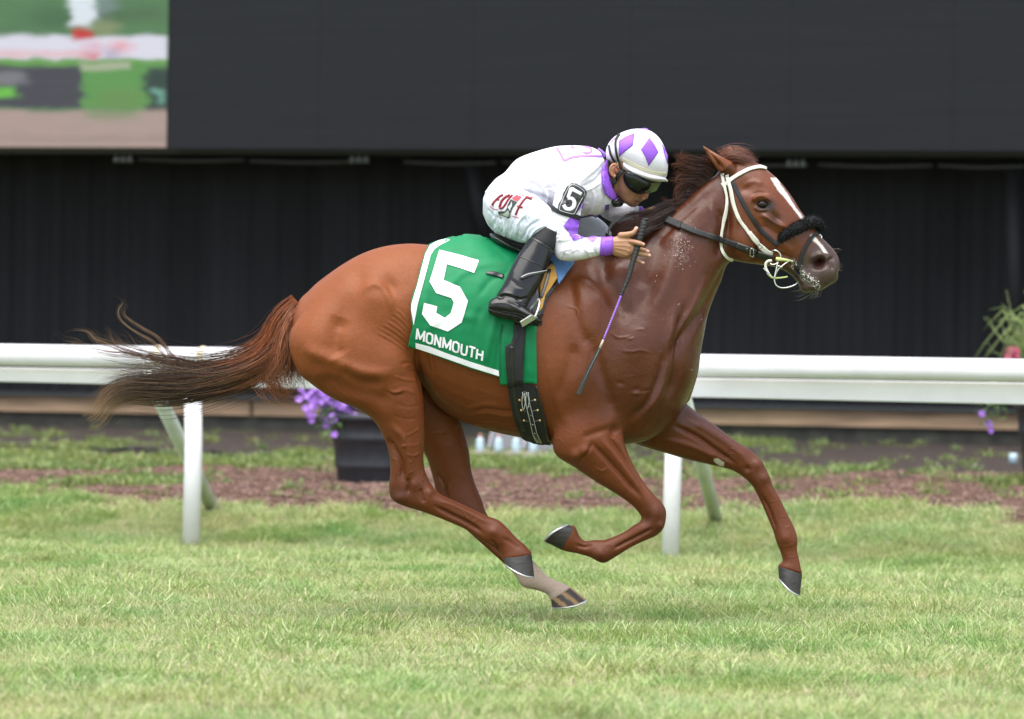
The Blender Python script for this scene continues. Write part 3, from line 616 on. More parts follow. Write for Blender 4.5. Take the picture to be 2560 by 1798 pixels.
# muscle masses: shoulder, chest, stifle, brow, cheek, nostril wings, far haunch
mb.loft([(1400,720,1380,800,.03,-.12),(1450,690,1400,900,.09,-.14),(1500,720,1400,1000,.10,-.15),(1560,790,1420,1060,.10,-.145),(1600,900,1480,1090,.085,-.13),(1630,960,1560,1080,.06,-.11)], 22, 4)
mb.loft([(1690,830,1560,900,.05,-.06),(1720,880,1590,1000,.08,-.085),(1712,950,1590,1075,.085,-.085),(1680,1000,1600,1090,.05,-.08)], 22, 4)
mb.loft([(1755,860,1650,900,.05,.07),(1745,930,1650,1010,.085,.085),(1725,1000,1640,1080,.08,.09)], 22, 4)
mb.loft([(955,700,850,700,.05,.13),(1005,780,752,800,.09,.145),(1034,870,745,860,.115,.155),(1043,935,790,930,.11,.15),(1060,1000,900,990,.09,.145)], 22, 4)
mb.ell(W(1864,596,-.055), (.062, .033, .085)); mb.ell(W(1864,596,.055), (.062, .033, .085))
mb.ell(W(1903,499,-.076), (.046, .023, .026)); mb.ell(W(1903,499,.076), (.046, .023, .026))
mb.ell(W(2050,652,-.036), (.048, .026, .043)); mb.ell(W(2050,652,.036), (.048, .026, .043))
mb.ell(W(2040,715,0), (.040, .036, .02)); mb.ell(W(2016,716,0), (.028, .036, .026)); mb.ell(W(2075,690,0), (.034, .036, .034))
V, F, E = fused(mb, .0046, 9, .55)
def relax(V, F, E, regions):
    """melt muscle masses into their surroundings inside soft ellipses of the side view"""
    n = len(V); deg = np.bincount(E.ravel(), minlength=n).astype(float); x, y = PX(V)
    for (cx, cy, rx, ry, an, it, ys) in regions:
        c, s_ = math.cos(R(an)), math.sin(R(an)); N = normals(V, F); dx, dy = x-cx, y-cy
        w = np.clip(1.6-1.6*np.hypot((dx*c+dy*s_)/rx, (-dx*s_+dy*c)/ry)**2, 0, 1)*np.clip(abs(N[:, 1])*1.6-.25, 0, 1)*((V[:, 1] > ys[0]) & (V[:, 1] < ys[1]))
        w = (w*.6)[:, None]
        for _ in range(it):
            S = np.zeros_like(V)
            for k in range(3): S[:, k] = np.bincount(E[:, 0], V[E[:, 1], k], n)+np.bincount(E[:, 1], V[E[:, 0], k], n)
            V = V+w*(S/deg[:, None]-V)
    return V
V = relax(V, F, E, [(1480, 850, 210, 190, 0, 150, (-1, 0)), (1465, 1060, 130, 90, 20, 130, (-1, -.03)), (1640, 930, 90, 140, 0, 60, (-1, 1)), (1868, 595, 75, 85, 0, 40, (-1, 1)), (1905, 500, 45, 40, 0, 8, (-1, 1)),
                       (1000, 830, 90, 160, 0, 50, (-1, 0)), (900, 740, 170, 110, 0, 90, (-1, 0)), (1045, 640, 120, 120, 0, 30, (-1, 0)), (1700, 1060, 90, 60, 30, 40, (.0, 1)), (1620, 680, 90, 120, -20, 40, (-1, 1)), (2052, 655, 50, 45, 0, 6, (-1, 1)), (1800, 560, 40, 110, 10, 40, (-1, 1))])
N1 = {'side': -1}; NH = dict(side=-1, y=(-.4, -.06)); FR = dict(side=-1, y=(.03, .4)); ALL = dict(side=0)
ops = [('b',975,712,26,17,60,-.010),('b',935,742,60,34,20,.007),('r',[(905,735),(930,714),(958,720),(974,750),(985,790)],9,.006),
 ('r',[(852,790),(840,830),(838,868),(850,892)],22,-.013),('r',[(760,862),(790,885),(836,899),(873,921),(929,936),(985,932)],17,.010),('r',[(850,920),(900,952),(960,955)],16,-.009),('b',790,850,40,45,0,.006),
 ('r',[(900,660),(890,720),(865,780),(846,830)],24,-.007),('b',985,905,34,40,-20,.008),('r',[(975,985),(1010,975),(1040,985)],5,.003,NH),('r',[(960,975),(985,988),(1012,984)],4,-.003,NH),
 ('r',[(1041,872),(1043,905),(1050,945),(1060,985)],6,-.010),
 ('r',[(968,1095),(985,1125),(1003,1160),(1006,1205)],8,-.012,NH),('r',[(975,1060),(1010,1100),(1022,1160),(1030,1200)],9,.006,NH),('b',1036,1212,13,15,0,.007,NH),('b',1075,1232,11,12,0,.007,NH),('b',1000,1246,14,12,0,.006,NH),('r',[(1018,1195),(1022,1212),(1020,1235)],5,-.008,NH),('r',[(1052,1220),(1055,1240),(1060,1258)],5,-.006,NH),
 ('r',[(1085,1265),(1130,1288),(1170,1308),(1206,1332)],5,-.009,NH),('r',[(1090,1250),(1140,1266),(1190,1292),(1225,1310)],5,.004,NH),('b',1233,1330,13,11,30,.007,NH),('r',[(1255,1345),(1280,1358),(1300,1372)],5,-.004,NH),('r',[(1225,1352),(1238,1362),(1250,1380)],4,-.005,NH),
 # veins
 ('r',[(1008,1058),(1012,1085),(1009,1110)],2.6,.0035,NH),('r',[(1009,1092),(1030,1083),(1050,1070)],2.6,.002,NH),('r',[(1010,1112),(1035,1114),(1058,1106)],2.6,.0015,NH),('b',1009,1115,4,4,0,.005,NH),('r',[(1015,1135),(1035,1140),(1050,1132)],2.4,.003,NH),('r',[(985,1040),(1015,1048),(1050,1044)],3,-.0015,NH),('r',[(990,1010),(1020,1018),(1055,1012)],3,-.0015,NH),
 ('r',[(1110,1110),(1140,1118),(1168,1122)],2.6,.003,FR),('r',[(1080,1085),(1120,1078),(1150,1060)],3,.003,FR),('r',[(1120,1195),(1115,1230),(1125,1262)],6,-.006,FR),('r',[(1092,1180),(1110,1215),(1120,1250)],5,-.006,FR),('r',[(1220,1355),(1260,1392),(1290,1422)],5,-.006,FR),
 # belly and flank skin
 ('r',[(1066,885),(1070,910),(1076,935)],4,-.005),('r',[(1078,888),(1084,915),(1086,938)],4,-.004),('r',[(1058,950),(1085,1000),(1130,1035)],8,-.006),
 ('r',[(1170,1040),(1215,1032),(1260,1040),(1300,1038)],5,.004),('r',[(1165,1022),(1210,1012),(1250,1016)],6,.003),('r',[(1190,1058),(1230,1052),(1275,1062)],4,-.003),('r',[(1180,1030),(1220,1022),(1265,1028),(1300,1024)],4,-.003),
 # shoulder and chest
 ('r',[(1425,690),(1437,770),(1452,830),(1480,870)],16,-.008),('r',[(1495,640),(1515,700),(1545,760),(1580,800)],20,-.010),('r',[(1560,640),(1530,720),(1490,760)],22,.006),('b',1470,790,45,60,20,.006),('b',1590,860,48,62,10,.009),
 ('r',[(1480,850),(1500,920),(1520,980),(1530,1040)],14,-.008),('b',1455,960,42,62,10,.009),('r',[(1370,880),(1380,960),(1400,1030),(1425,1065)],12,.004),('r',[(1455,1095),(1490,1082),(1530,1070)],9,-.005),('b',1538,1078,13,16,0,-.016),
 ('b',1590,973,8,6,0,-.003),('r',[(1600,978),(1615,976),(1630,972)],3,-.002),('b',1552,958,9,6,20,-.004),('b',1590,984,9,4,0,.004),('b',1640,1000,40,44,30,.008),('r',[(1690,770),(1672,850),(1662,930),(1640,990),(1590,1060)],9,.009),('r',[(1668,860),(1650,940),(1615,1010),(1570,1050)],10,-.007),('r',[(1712,760),(1697,850),(1690,930),(1668,1000)],11,-.010),('b',1716,930,28,45,0,.008),
 ('r',[(1760,700),(1735,760),(1700,830),(1680,900)],7,.006),
 ('r',[(1525,830),(1545,845),(1575,842)],2.6,.0035),('r',[(1553,877),(1580,880),(1600,876),(1625,882)],2.4,.003),('r',[(1565,850),(1578,848),(1585,845)],2.4,.003),('r',[(1415,765),(1440,772),(1443,790)],2.4,.003),('r',[(1590,825),(1605,824),(1612,828)],2.4,.003),
 # neck
 ('r',[(1828,655),(1800,700),(1760,770),(1700,850),(1672,900)],13,-.009),('r',[(1700,560),(1690,640),(1660,720),(1610,800)],22,.008),('r',[(1660,590),(1625,660),(1590,720)],20,-.007),('r',[(1790,470),(1730,520),(1670,575),(1620,620)],12,-.005),('r',[(1795,520),(1805,560),(1800,600),(1790,640)],9,-.008),('r',[(1775,510),(1783,560),(1776,610)],8,.005),('r',[(1815,470),(1825,530),(1822,590)],8,-.006),
 # near fore
 ('r',[(1480,1108),(1520,1150),(1560,1195),(1598,1240)],6,-.009,NH),('r',[(1512,1078),(1550,1130),(1585,1180),(1620,1235)],6,-.008,NH),('r',[(1500,1095),(1540,1145),(1580,1195),(1610,1240)],7,.006,NH),('b',1462,1126,14,13,0,.010,NH),('b',1440,1138,13,13,0,.009,NH),('r',[(1478,1110),(1470,1130),(1452,1150)],4,-.006,NH),('r',[(1490,1170),(1505,1178),(1520,1170)],2.4,.003,NH),('r',[(1535,1100),(1548,1085),(1560,1075)],2.4,.003,NH),
 ('b',1640,1280,14,20,0,.006,NH),('b',1618,1300,9,14,20,-.006,NH),('b',1650,1315,10,10,0,.005,NH),('r',[(1630,1322),(1600,1338),(1560,1358),(1535,1372)],4,-.008,NH),('b',1500,1385,14,12,0,.005,NH),('r',[(1480,1360),(1462,1368),(1440,1362)],4,-.005,NH),
 # far fore
 ('r',[(1687,1065),(1740,1090),(1790,1125),(1839,1160)],6,-.009,FR),('r',[(1720,1050),(1775,1080),(1830,1118),(1865,1150)],8,.006,FR),('r',[(1660,1100),(1710,1110),(1760,1130),(1800,1148)],7,.005,FR),('b',1895,1160,14,14,0,.006,FR),('b',1912,1195,10,12,0,.005,FR),('b',1868,1172,8,7,0,-.006,FR),('r',[(1905,1240),(1925,1280),(1940,1325)],4,-.006,FR),('b',1962,1345,12,14,0,.005,FR),
 # head
 ('r',[(1900,535),(1925,548),(1945,560),(1968,572)],6,.009),('r',[(1905,560),(1935,580),(1955,590)],9,-.006),('b',1940,545,16,10,50,-.009),('b',1862,470,16,14,0,-.008),('b',1902,505,27,15,15,.006),('b',1906,510,15,9,10,-.018),
 ('r',[(1880,503),(1892,494),(1908,492),(1924,502)],4,.007),('r',[(1886,518),(1900,526),(1918,524)],3.5,.006),('r',[(1882,487),(1900,481),(1918,486)],3,-.004),('r',[(1852,470),(1880,455),(1910,462)],6,.004),
 ('r',[(1885,545),(1898,590),(1893,630),(1873,652)],8,-.007),('r',[(1925,610),(1960,615),(1985,632)],8,.004),('r',[(1930,632),(1965,640),(1985,650)],5,-.005),
 ('b',2050,656,20,14,-22,-.034),('r',[(2030,652),(2038,641),(2054,638),(2068,647),(2072,662)],5,.008),('r',[(2029,660),(2037,673),(2053,677),(2066,671)],4,.004),
 ('r',[(1968,652),(1985,668),(2003,690),(2022,706),(2040,716)],4,-.009),('r',[(1990,662),(2010,682),(2030,698),(2050,706)],6,.005),('r',[(2082,640),(2078,656),(2082,676)],4,-.007),('r',[(2035,605),(2060,625),(2078,642)],6,-.003),
 # ears
 ('r',[(1765,372),(1778,387),(1790,404),(1806,428)],6.5,-.016,dict(side=-1, y=(-.2,-.03)))]
for _r in [0]:
    ops += [('b',2054,657,17,11,-22,-.022),('r',[(1795,640),(1815,600),(1822,560),(1818,520)],7,-.008),('r',[(1842,640),(1835,600),(1840,560),(1850,530)],8,.004),('b',1380,1090,20,40,0,.004)]
W4 = lambda L: [(720+a/4.03, 600+b/4.03) for a, b in L]
for k in range(15):                                 # folds of skin in front of the stifle
    L = W4([(1110-17*k, 680+19*k), (1165-10*k, 735+21*k), (1215-4*k, 800+23*k), (1240+k*2, 870+24*k)])
    ops.append(('r', L, 2.1, .0026*(1 if k % 2 else -1)*(.7+.5*math.sin(k*2.1))))
for L, h in (([(1050, 1370), (1180, 1410), (1290, 1420)], .003), ([(1010, 1510), (1080, 1540), (1160, 1520)], .004), ([(1170, 1280), (1230, 1260), (1280, 1290)], .003), ([(1220, 1330), (1260, 1320), (1285, 1350)], -.003), ([(1120, 1250), (1200, 1240), (1270, 1270)], -.003)): ops.append(('r', W4(L), 2.6, h))
ops += [('r',[(790,940),(850,968),(930,992),(985,1005)],24,-.012),('b',1620,745,30,60,20,-.010),('b',1540,735,26,44,-20,-.008),('b',1010,700,40,60,0,-.006),('b',1500,700,40,40,0,.006),('r',[(1395,1000),(1420,930),(1440,860)],16,-.006),('b',1480,1010,30,36,0,.006)]
def stronger(o):
    o = list(o); k = -2 if isinstance(o[-1], dict) else -1
    if abs(o[k]) >= .005 and o[1:3] != [1906, 510]: o[k] *= 1.45
    return tuple(o)
V = sculpt(V, F, [stronger(o) for o in ops])
for _ in range(1):
    pass
x, y = PX(V); Y_ = V[:, 1]
# coat colours: bright chestnut quarters, sweat-darkened neck and shoulder, white markings
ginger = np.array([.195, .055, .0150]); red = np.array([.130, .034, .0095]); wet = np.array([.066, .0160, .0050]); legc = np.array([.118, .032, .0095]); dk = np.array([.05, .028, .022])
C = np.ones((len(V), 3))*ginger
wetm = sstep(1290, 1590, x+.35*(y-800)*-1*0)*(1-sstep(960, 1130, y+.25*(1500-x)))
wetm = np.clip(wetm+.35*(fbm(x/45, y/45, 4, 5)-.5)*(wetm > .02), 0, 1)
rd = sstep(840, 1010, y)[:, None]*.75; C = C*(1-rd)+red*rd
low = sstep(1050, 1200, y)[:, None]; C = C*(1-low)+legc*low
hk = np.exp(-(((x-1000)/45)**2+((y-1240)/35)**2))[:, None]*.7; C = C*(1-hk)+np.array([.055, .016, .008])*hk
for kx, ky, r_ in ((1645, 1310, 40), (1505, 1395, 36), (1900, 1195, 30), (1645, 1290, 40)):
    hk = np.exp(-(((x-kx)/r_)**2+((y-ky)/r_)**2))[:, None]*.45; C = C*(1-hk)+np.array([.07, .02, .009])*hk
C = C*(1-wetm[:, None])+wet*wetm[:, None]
hd = sstep(1815, 1850, x)*(1-sstep(700, 760, y)); C = C*(1-hd[:, None])+np.array([.125, .033, .0105])*hd[:, None]
ck = np.exp(-(((x-1865)/34)**2+((y-590)/50)**2))[:, None]*.5; C = C*(1-ck)+np.array([.15, .042, .014])*ck
ear = (inpoly(x, y, [(1745, 350), (1845, 350), (1860, 400), (1835, 404), (1800, 432), (1770, 410)]))[:, None]*.8; C = C*(1-ear)+np.array([.19, .058, .02])*ear
def blaze(P):
    d, _ = dpoly(x, y, np.array(P+[P[0]], float)); return sstep(-1.6, 2.4, np.where(inpoly(x, y, P), d, -d)+2.2*(fbm(x/2.2, y/4, 2, 3)-.5))*((x > 1880) & (y < 700))
mz = sstep(0, 46, (x-1990)*.62+(y-612)*.75)*(x > 1900)*(y < 800)*(1-sstep(60, 82, (x-1990)*.8-(y-600)*.62)); C = C*(1-mz[:, None])+np.array([.060, .035, .028])*mz[:, None]
ey = np.exp(-(((x-1916)/26)**2+((y-515)/18)**2)**1.5)[:, None]*.95; C = C*(1-ey)+np.array([.018, .012, .011])*ey
ey = np.exp(-(((x-1935)/20)**2+((y-548)/20)**2))[:, None]*.7; C = C*(1-ey)+np.array([.045, .026, .022])*ey
no = np.exp(-(((x-2052)/19)**2+((y-657)/12)**2)**2)[:, None]; C = C*(1-no)+np.array([.05, .014, .014])*no
bl = blaze([(1926, 445), (1942, 444), (1952, 462), (1972, 490), (1990, 520), (2014, 550), (2006, 553), (1985, 525), (1962, 495), (1945, 477)])+blaze([(2030, 585), (2038, 592), (2060, 618), (2070, 634), (2060, 632), (2045, 612), (2032, 602), (2024, 588)]); bl = (np.clip(bl, 0, 1)*(Y_ < .02))[:, None]; C = C*(1-bl)+np.array([.66, .61, .58])*bl

fo = inpoly(x, y, [(1996, 680), (2012, 672), (2024, 690), (2040, 706), (2060, 712), (2048, 726), (2024, 716), (2004, 704)]) & (fbm(x/5, y/5, 3, 12) > .44); C[fo] = C[fo]*.7+np.array([.3, .27, .22])*.25
fo = inpoly(x, y, [(1972, 655), (1998, 660), (1996, 678), (1976, 672)]) & (fbm(x/5, y/5, 3, 13) > .5); C[fo] = C[fo]*.7+np.array([.3, .27, .22])*.2
sock = (Y_ > .05) & (x < 1440) & (x > 1270); sk = (sstep(1392, 1440, y+.45*(x-1300)*-1+20*(fbm(x/7, y/7, 3, 4)-.5)+28)*sock)[:, None]; C = C*(1-sk)+np.array([.42, .32, .26])*sk
ch = inpoly(x, y, [(1783, 1146), (1795, 1146), (1810, 1156), (1811, 1167), (1800, 1166), (1787, 1156)]) & (Y_ > 0); C[ch] = (.55, .50, .42)
sw = (inpoly(x, y, [(1680, 560), (1740, 590), (1735, 640), (1700, 740), (1690, 870), (1660, 900), (1640, 760), (1670, 680)]) & (vnoise(x/3.2, y/2.2, 77) > 2)); C[sw] = (.5, .38, .33)
sw = (((x-1705)/26)**2+((y-620)/46)**2 < 1) & (fbm(x/4, y/9, 3, 61) > .56); C[sw] = C[sw]*.75+np.array([.4, .28, .25])*.14
C *= (1+.14*(fbm(x/60, y/60, 3, 33)-.5))[:, None]
wa = np.clip(.12+wetm*.85+hd*.6+.35*low[:, 0], 0, 1)
hair = bpy.data.materials.new('chestnut_coat'); hair.use_nodes = True; nt = hair.node_tree; B = nt.nodes['Principled BSDF']; L = nt.links
a = nt.nodes.new('ShaderNodeAttribute'); a.attribute_name = 'Col'; tc = nt.nodes.new('ShaderNodeTexCoord')
mp = nt.nodes.new('ShaderNodeMapping'); mp.inputs['Scale'].default_value = (60, 160, 160); mp.inputs['Rotation'].default_value = (0, .5, 0); L.new(tc.outputs['Object'], mp.inputs[0])
n1 = nt.nodes.new('ShaderNodeTexNoise'); n1.inputs['Scale'].default_value = 2.2; n1.inputs['Detail'].default_value = 6; L.new(mp.outputs[0], n1.inputs[0])
mr = nt.nodes.new('ShaderNodeMapRange'); mr.inputs['From Min'].default_value = .3; mr.inputs['From Max'].default_value = .7; mr.inputs['To Min'].default_value = .84; mr.inputs['To Max'].default_value = 1.16; L.new(n1.outputs[0], mr.inputs[0])
vm = nt.nodes.new('ShaderNodeVectorMath'); vm.operation = 'SCALE'; L.new(a.outputs['Color'], vm.inputs[0]); L.new(mr.outputs[0], vm.inputs['Scale']); L.new(vm.outputs[0], B.inputs['Base Color'])
mr2 = nt.nodes.new('ShaderNodeMapRange'); mr2.inputs['To Min'].default_value = .55; mr2.inputs['To Max'].default_value = .36; L.new(a.outputs['Alpha'], mr2.inputs[0]); L.new(mr2.outputs[0], B.inputs['Roughness'])
mr3 = nt.nodes.new('ShaderNodeMapRange'); mr3.inputs['To Min'].default_value = .0; mr3.inputs['To Max'].default_value = .32; L.new(a.outputs['Alpha'], mr3.inputs[0]); L.new(mr3.outputs[0], B.inputs['Coat Weight']); nq = nt.nodes.new('ShaderNodeTexNoise'); nq.inputs['Scale'].default_value = 22; nq.inputs['Detail'].default_value = 6; L.new(tc.outputs['Object'], nq.inputs[0]); mq = nt.nodes.new('ShaderNodeMapRange'); mq.inputs['From Min'].default_value = .32; mq.inputs['From Max'].default_value = .68; mq.inputs['To Min'].default_value = .12; mq.inputs['To Max'].default_value = .42; L.new(nq.outputs[0], mq.inputs[0]); L.new(mq.outputs[0], B.inputs['Coat Roughness'])
B.inputs['Specular IOR Level'].default_value = .2; B.inputs['Sheen Weight'].default_value = .0; B.inputs['Sheen Roughness'].default_value = .4; B.inputs['Sheen Tint'].default_value = (1, .8, .65, 1)
n2 = nt.nodes.new('ShaderNodeTexNoise'); n2.inputs['Scale'].default_value = 14; n2.inputs['Detail'].default_value = 4; L.new(tc.outputs['Object'], n2.inputs[0])
b1 = nt.nodes.new('ShaderNodeBump'); b1.inputs['Strength'].default_value = .45; b1.inputs['Distance'].default_value = .0022; L.new(n1.outputs[0], b1.inputs['Height'])
b2 = nt.nodes.new('ShaderNodeBump'); b2.inputs['Strength'].default_value = .25; b2.inputs['Distance'].default_value = .012; L.new(n2.outputs[0], b2.inputs['Height']); L.new(b1.outputs[0], b2.inputs['Normal'])
b2.inputs['Strength'].default_value = .4; n2.inputs['Detail'].default_value = 7
nd = nt.nodes.new('ShaderNodeTexNoise'); nd.inputs['Scale'].default_value = 5; nd.inputs['Detail'].default_value = 3; L.new(tc.outputs['Object'], nd.inputs[0])
sc_ = nt.nodes.new('ShaderNodeVectorMath'); sc_.operation = 'MULTIPLY_ADD'; L.new(nd.outputs['Color'], sc_.inputs[0]); sc_.inputs[1].default_value = (.28, .28, .28); L.new(tc.outputs['Object'], sc_.inputs[2])
vo = nt.nodes.new('ShaderNodeTexVoronoi'); vo.feature = 'DISTANCE_TO_EDGE'; vo.inputs['Scale'].default_value = 8; L.new(sc_.outputs[0], vo.inputs[0])
vr = nt.nodes.new('ShaderNodeMapRange'); vr.interpolation_type = 'SMOOTHSTEP'; vr.inputs['From Min'].default_value = 0; vr.inputs['From Max'].default_value = .035; vr.inputs['To Min'].default_value = 1; vr.inputs['To Max'].default_value = 0; L.new(vo.outputs['Distance'], vr.inputs[0])
nm = nt.nodes.new('ShaderNodeTexNoise'); nm.inputs['Scale'].default_value = 4.2; L.new(tc.outputs['Object'], nm.inputs[0])
vk = nt.nodes.new('ShaderNodeMapRange'); vk.inputs['From Min'].default_value = .52; vk.inputs['From Max'].default_value = .62; L.new(nm.outputs[0], vk.inputs[0])
mu = nt.nodes.new('ShaderNodeMath'); mu.operation = 'MULTIPLY'; L.new(vr.outputs[0], mu.inputs[0])
va = nt.nodes.new('ShaderNodeAttribute'); va.attribute_name = 'Vein'; m2_ = nt.nodes.new('ShaderNodeMath'); m2_.operation = 'MULTIPLY'; L.new(vk.outputs[0], m2_.inputs[0]); L.new(va.outputs['Fac'], m2_.inputs[1]); L.new(m2_.outputs[0], mu.inputs[1])
b3 = nt.nodes.new('ShaderNodeBump'); b3.inputs['Strength'].default_value = .8; b3.inputs['Distance'].default_value = .0016; L.new(mu.outputs[0], b3.inputs['Height']); L.new(b2.outputs[0], b3.inputs['Normal']); L.new(b3.outputs[0], B.inputs['Normal'])
horse = thing('horse', 'chestnut racehorse in full gallop with a white blaze and one white hind sock', 'horse', (0, 0, 0))
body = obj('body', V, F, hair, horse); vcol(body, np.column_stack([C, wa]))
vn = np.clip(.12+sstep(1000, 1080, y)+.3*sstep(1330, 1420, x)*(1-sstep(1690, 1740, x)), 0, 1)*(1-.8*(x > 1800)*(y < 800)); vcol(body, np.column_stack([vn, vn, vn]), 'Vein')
HB = bvh(V, F); HV, HF = V, F
# eye
M['eye'] = mat('dark_eye', (.010, .005, .004), .12, spec=.35)
MB().ell(W(1906, 511, -.0845), (.0225, .016, .0175), n=14, k=20).build('eye', M['eye'], horse)
MB().ell(W(1906, 510, .0865), (.0225, .016, .0175), n=14, k=20).build('eye', M['eye'], horse)
M['lid'] = mat('dark_eyelid', (.018, .012, .011), .45)
for sg in (-1, 1):
    MB().tube([W(px_, py_, sg*yy_) for px_, py_, yy_ in ((1891, 512, .088), (1896, 503, .0925), (1906, 499.5, .095), (1917, 503, .0935), (1924, 512, .089), (1916, 521, .092), (1905, 523, .094), (1896, 519, .092), (1891, 512, .088))], .0034, 8, 4).build('eyelid', M['lid'], horse)
# hooves and shoes
M['hoof'] = mat('dark_hoof_horn', (.030, .026, .024), .5, var=.45, vscale=26, bump=.3, bscale=60, stretch=(1, 1, 3)); M['shoe'] = mat('aluminium_shoe', (.62, .63, .62), .35, metal=.8)
M['hoof2'] = mat('striped_hoof_horn', (.3, .2, .1), .5, attr='Col', bump=.25, bscale=60)
def hoof(cf, cb, tf, tb, Yc, w0, w1, m=None, label=None):
    st = [(*cf, *cb, w0*.98, Yc), ((cf[0]*2+tf[0])/3, (cf[1]*2+tf[1])/3, (cb[0]*2+tb[0])/3, (cb[1]*2+tb[1])/3, (w0*2+w1)/3, Yc), ((cf[0]+2*tf[0])/3, (cf[1]+2*tf[1])/3, (cb[0]+2*tb[0])/3, (cb[1]+2*tb[1])/3, (w0+2*w1)/3, Yc), (*tf, *tb, w1, Yc)]
    dv = W(tf[0], tf[1], Yc)-W(cf[0], cf[1], Yc); dv /= np.linalg.norm(dv); ac = W(tb[0], tb[1], Yc)-W(tf[0], tf[1], Yc); La = np.linalg.norm(ac); ac /= La
    def bow(V, tlen):
        m = (W(tf[0], tf[1], Yc)+W(tb[0], tb[1], Yc))/2; c = np.clip(((V-m)@ac)/(La/2), -1, 1); t = np.clip(1-((m-V)@dv)/np.linalg.norm(W(tf[0], tf[1], Yc)-W(cf[0], cf[1], Yc)), 0, 1.2) if tlen else 1
        return V+dv*((1-c*c)*.011*np.asarray(t).reshape(-1, 1) if tlen else (1-c*c)*.011).reshape(-1, 1) if not tlen else V+dv*((1-c*c)*.011*t)[:, None]
    h = MB().loft(st, 44, 9); V, F = h.arrays(); V = bow(V, True); o = obj('hoof', V, F, m or M['hoof'], horse)
    if m is not None:
        xx, yy = PX(V); s = np.sin((-.62*(xx-1420)+.78*(yy-1490))*.26+1.2)+.5*(fbm(xx/9, yy/9, 2, 3)-.5); k = sstep(-.1, .5, s)[:, None]; vcol(o, np.array([.04, .03, .024])*(1-k)+np.array([.30, .18, .08])*k)
    d = np.array([tf[0]-cf[0], tf[1]-cf[1]], float); d /= np.linalg.norm(d); e = d*3.6
    s = MB().loft([(tf[0]-d[0], tf[1]-d[1], tb[0]-d[0], tb[1]-d[1], w1*1.04, Yc), (tf[0]+e[0], tf[1]+e[1], tb[0]+e[0], tb[1]+e[1], w1*1.05, Yc)], 26, 2); V, F = s.arrays(); V = bow(V, False); obj('horseshoe', V, F, M['shoe'], o)
    return o
hoof((1329, 1383), (1257, 1396), (1336, 1442), (1262, 1410), -.135, .038, .054)
hoof((1425, 1466), (1377, 1500), (1467, 1500), (1380, 1520), .14, .037, .052, M['hoof2'])
hoof((1406, 1376), (1437, 1316), (1361, 1354), (1421, 1312), -.145, .037, .052)
hoof((2006, 1433), (1945, 1416), (2000, 1488), (1947, 1446), .125, .037, .052)
# hair
def hairmat(name, c0, c1, rough=.42):
    m = bpy.data.materials.new(name); m.use_nodes = True; nt = m.node_tree; b = nt.nodes['Principled BSDF']; a = nt.nodes.new('ShaderNodeAttribute'); a.attribute_name = 'Col'
    nt.links.new(a.outputs['Color'], b.inputs['Base Color']); b.inputs['Roughness'].default_value = rough; b.inputs['Specular IOR Level'].default_value = .4; return m
M['hair'] = hairmat('horse_hair', None, None)
def strands(name, guides, n, r0, parent, colf, seg=18, noise=6, spread=10, curl=2.5, seed=1, root_spread=6, dep=.03, clumps=14, len_=(.6, 1), grow=1.2, conv=.55):
    """guides: pixel polylines (x,y,Y). Each strand follows a blend of two neighbouring guides"""
    g = np.random.default_rng(seed); G = [catmull(np.array([list(p)+[0]*(3-len(p)) for p in q], float), 6) for q in guides]
    G = [np.column_stack([np.interp(np.linspace(0, 1, seg), np.linspace(0, 1, len(q)), q[:, c]) for c in range(3)]) for q in G]
    V = []; F = []; C = []; t = np.linspace(0, 1, seg); cl = [(g.uniform(0, len(G)-1) if len(G) > 1 else 0, g.normal(0, 1, 3), g.uniform(0, 6.28)) for _ in range(clumps)]
    for i in range(n):
        cpos, coff, cph = cl[g.integers(clumps)]; u = np.clip(cpos+g.normal(0, .16), 0, len(G)-1.001) if len(G) > 1 else 0
        a = int(u); f = u-a; P = G[a]*(1-f)+(G[min(a+1, len(G)-1)])*f
        L = g.uniform(*len_); s = t*L; P = np.column_stack([np.interp(s, t, P[:, c]) for c in range(3)])
        T = np.gradient(P[:, :2], axis=0); T /= np.linalg.norm(T, axis=1)[:, None]+1e-9; Nn = np.column_stack([-T[:, 1], T[:, 0]])
        k = root_spread*(1-s)+(spread*s**grow)
        offs = (coff[0]*.95+g.normal(0, .5)*(1-conv*s))*k+noise*s*np.sin(cph+s*7+g.normal(0, .35))*.6+curl*s*np.sin(g.uniform(0, 6.28)+s*g.uniform(5, 16))
        xy = P[:, :2]+Nn*offs[:, None]; yy = P[:, 2]+(coff[1]*.7+g.normal(0, .5))*dep*(.3+s)
        w = W(xy[:, 0], xy[:, 1], yy); r = r0*g.uniform(.6, 1.3)*np.clip((1-t)*2.2, .12, 1); n0 = len(V)*0
        A = np.array([0, 1, 0]); Tw = np.gradient(w, axis=0); Tw /= np.linalg.norm(Tw, axis=1)[:, None]+1e-9; Bn = np.cross(Tw, A); Bn /= np.linalg.norm(Bn, axis=1)[:, None]+1e-9
        ring = np.stack([w+Bn*r[:, None], w-Bn*r[:, None]*.5+A*r[:, None]*.87, w-Bn*r[:, None]*.5-A*r[:, None]*.87], 1).reshape(-1, 3)
        F += grid_faces(seg, 3, True, i*seg*3); V.append(ring); c = colf(s, g, u, xy); C.append(np.repeat(c, 3, axis=0))
    if parent is None: return np.vstack(V), F, np.vstack(C)
    o = obj(name, np.vstack(V), F, M['hair'], parent); vcol(o, np.vstack(C)); return o
def hair_part(name, parent, parts):
    V = []; F = []; C = []; n = 0
    for v, f, c in parts: V.append(v); F += [tuple(i+n for i in q) for q in f]; C.append(c); n += len(v)
    o = obj(name, np.vstack(V), F, M['hair'], parent); vcol(o, np.vstack(C)); return o
def mix(a, b, t): t = np.asarray(t)[:, None]; return np.array(a)*(1-t)+np.array(b)*t
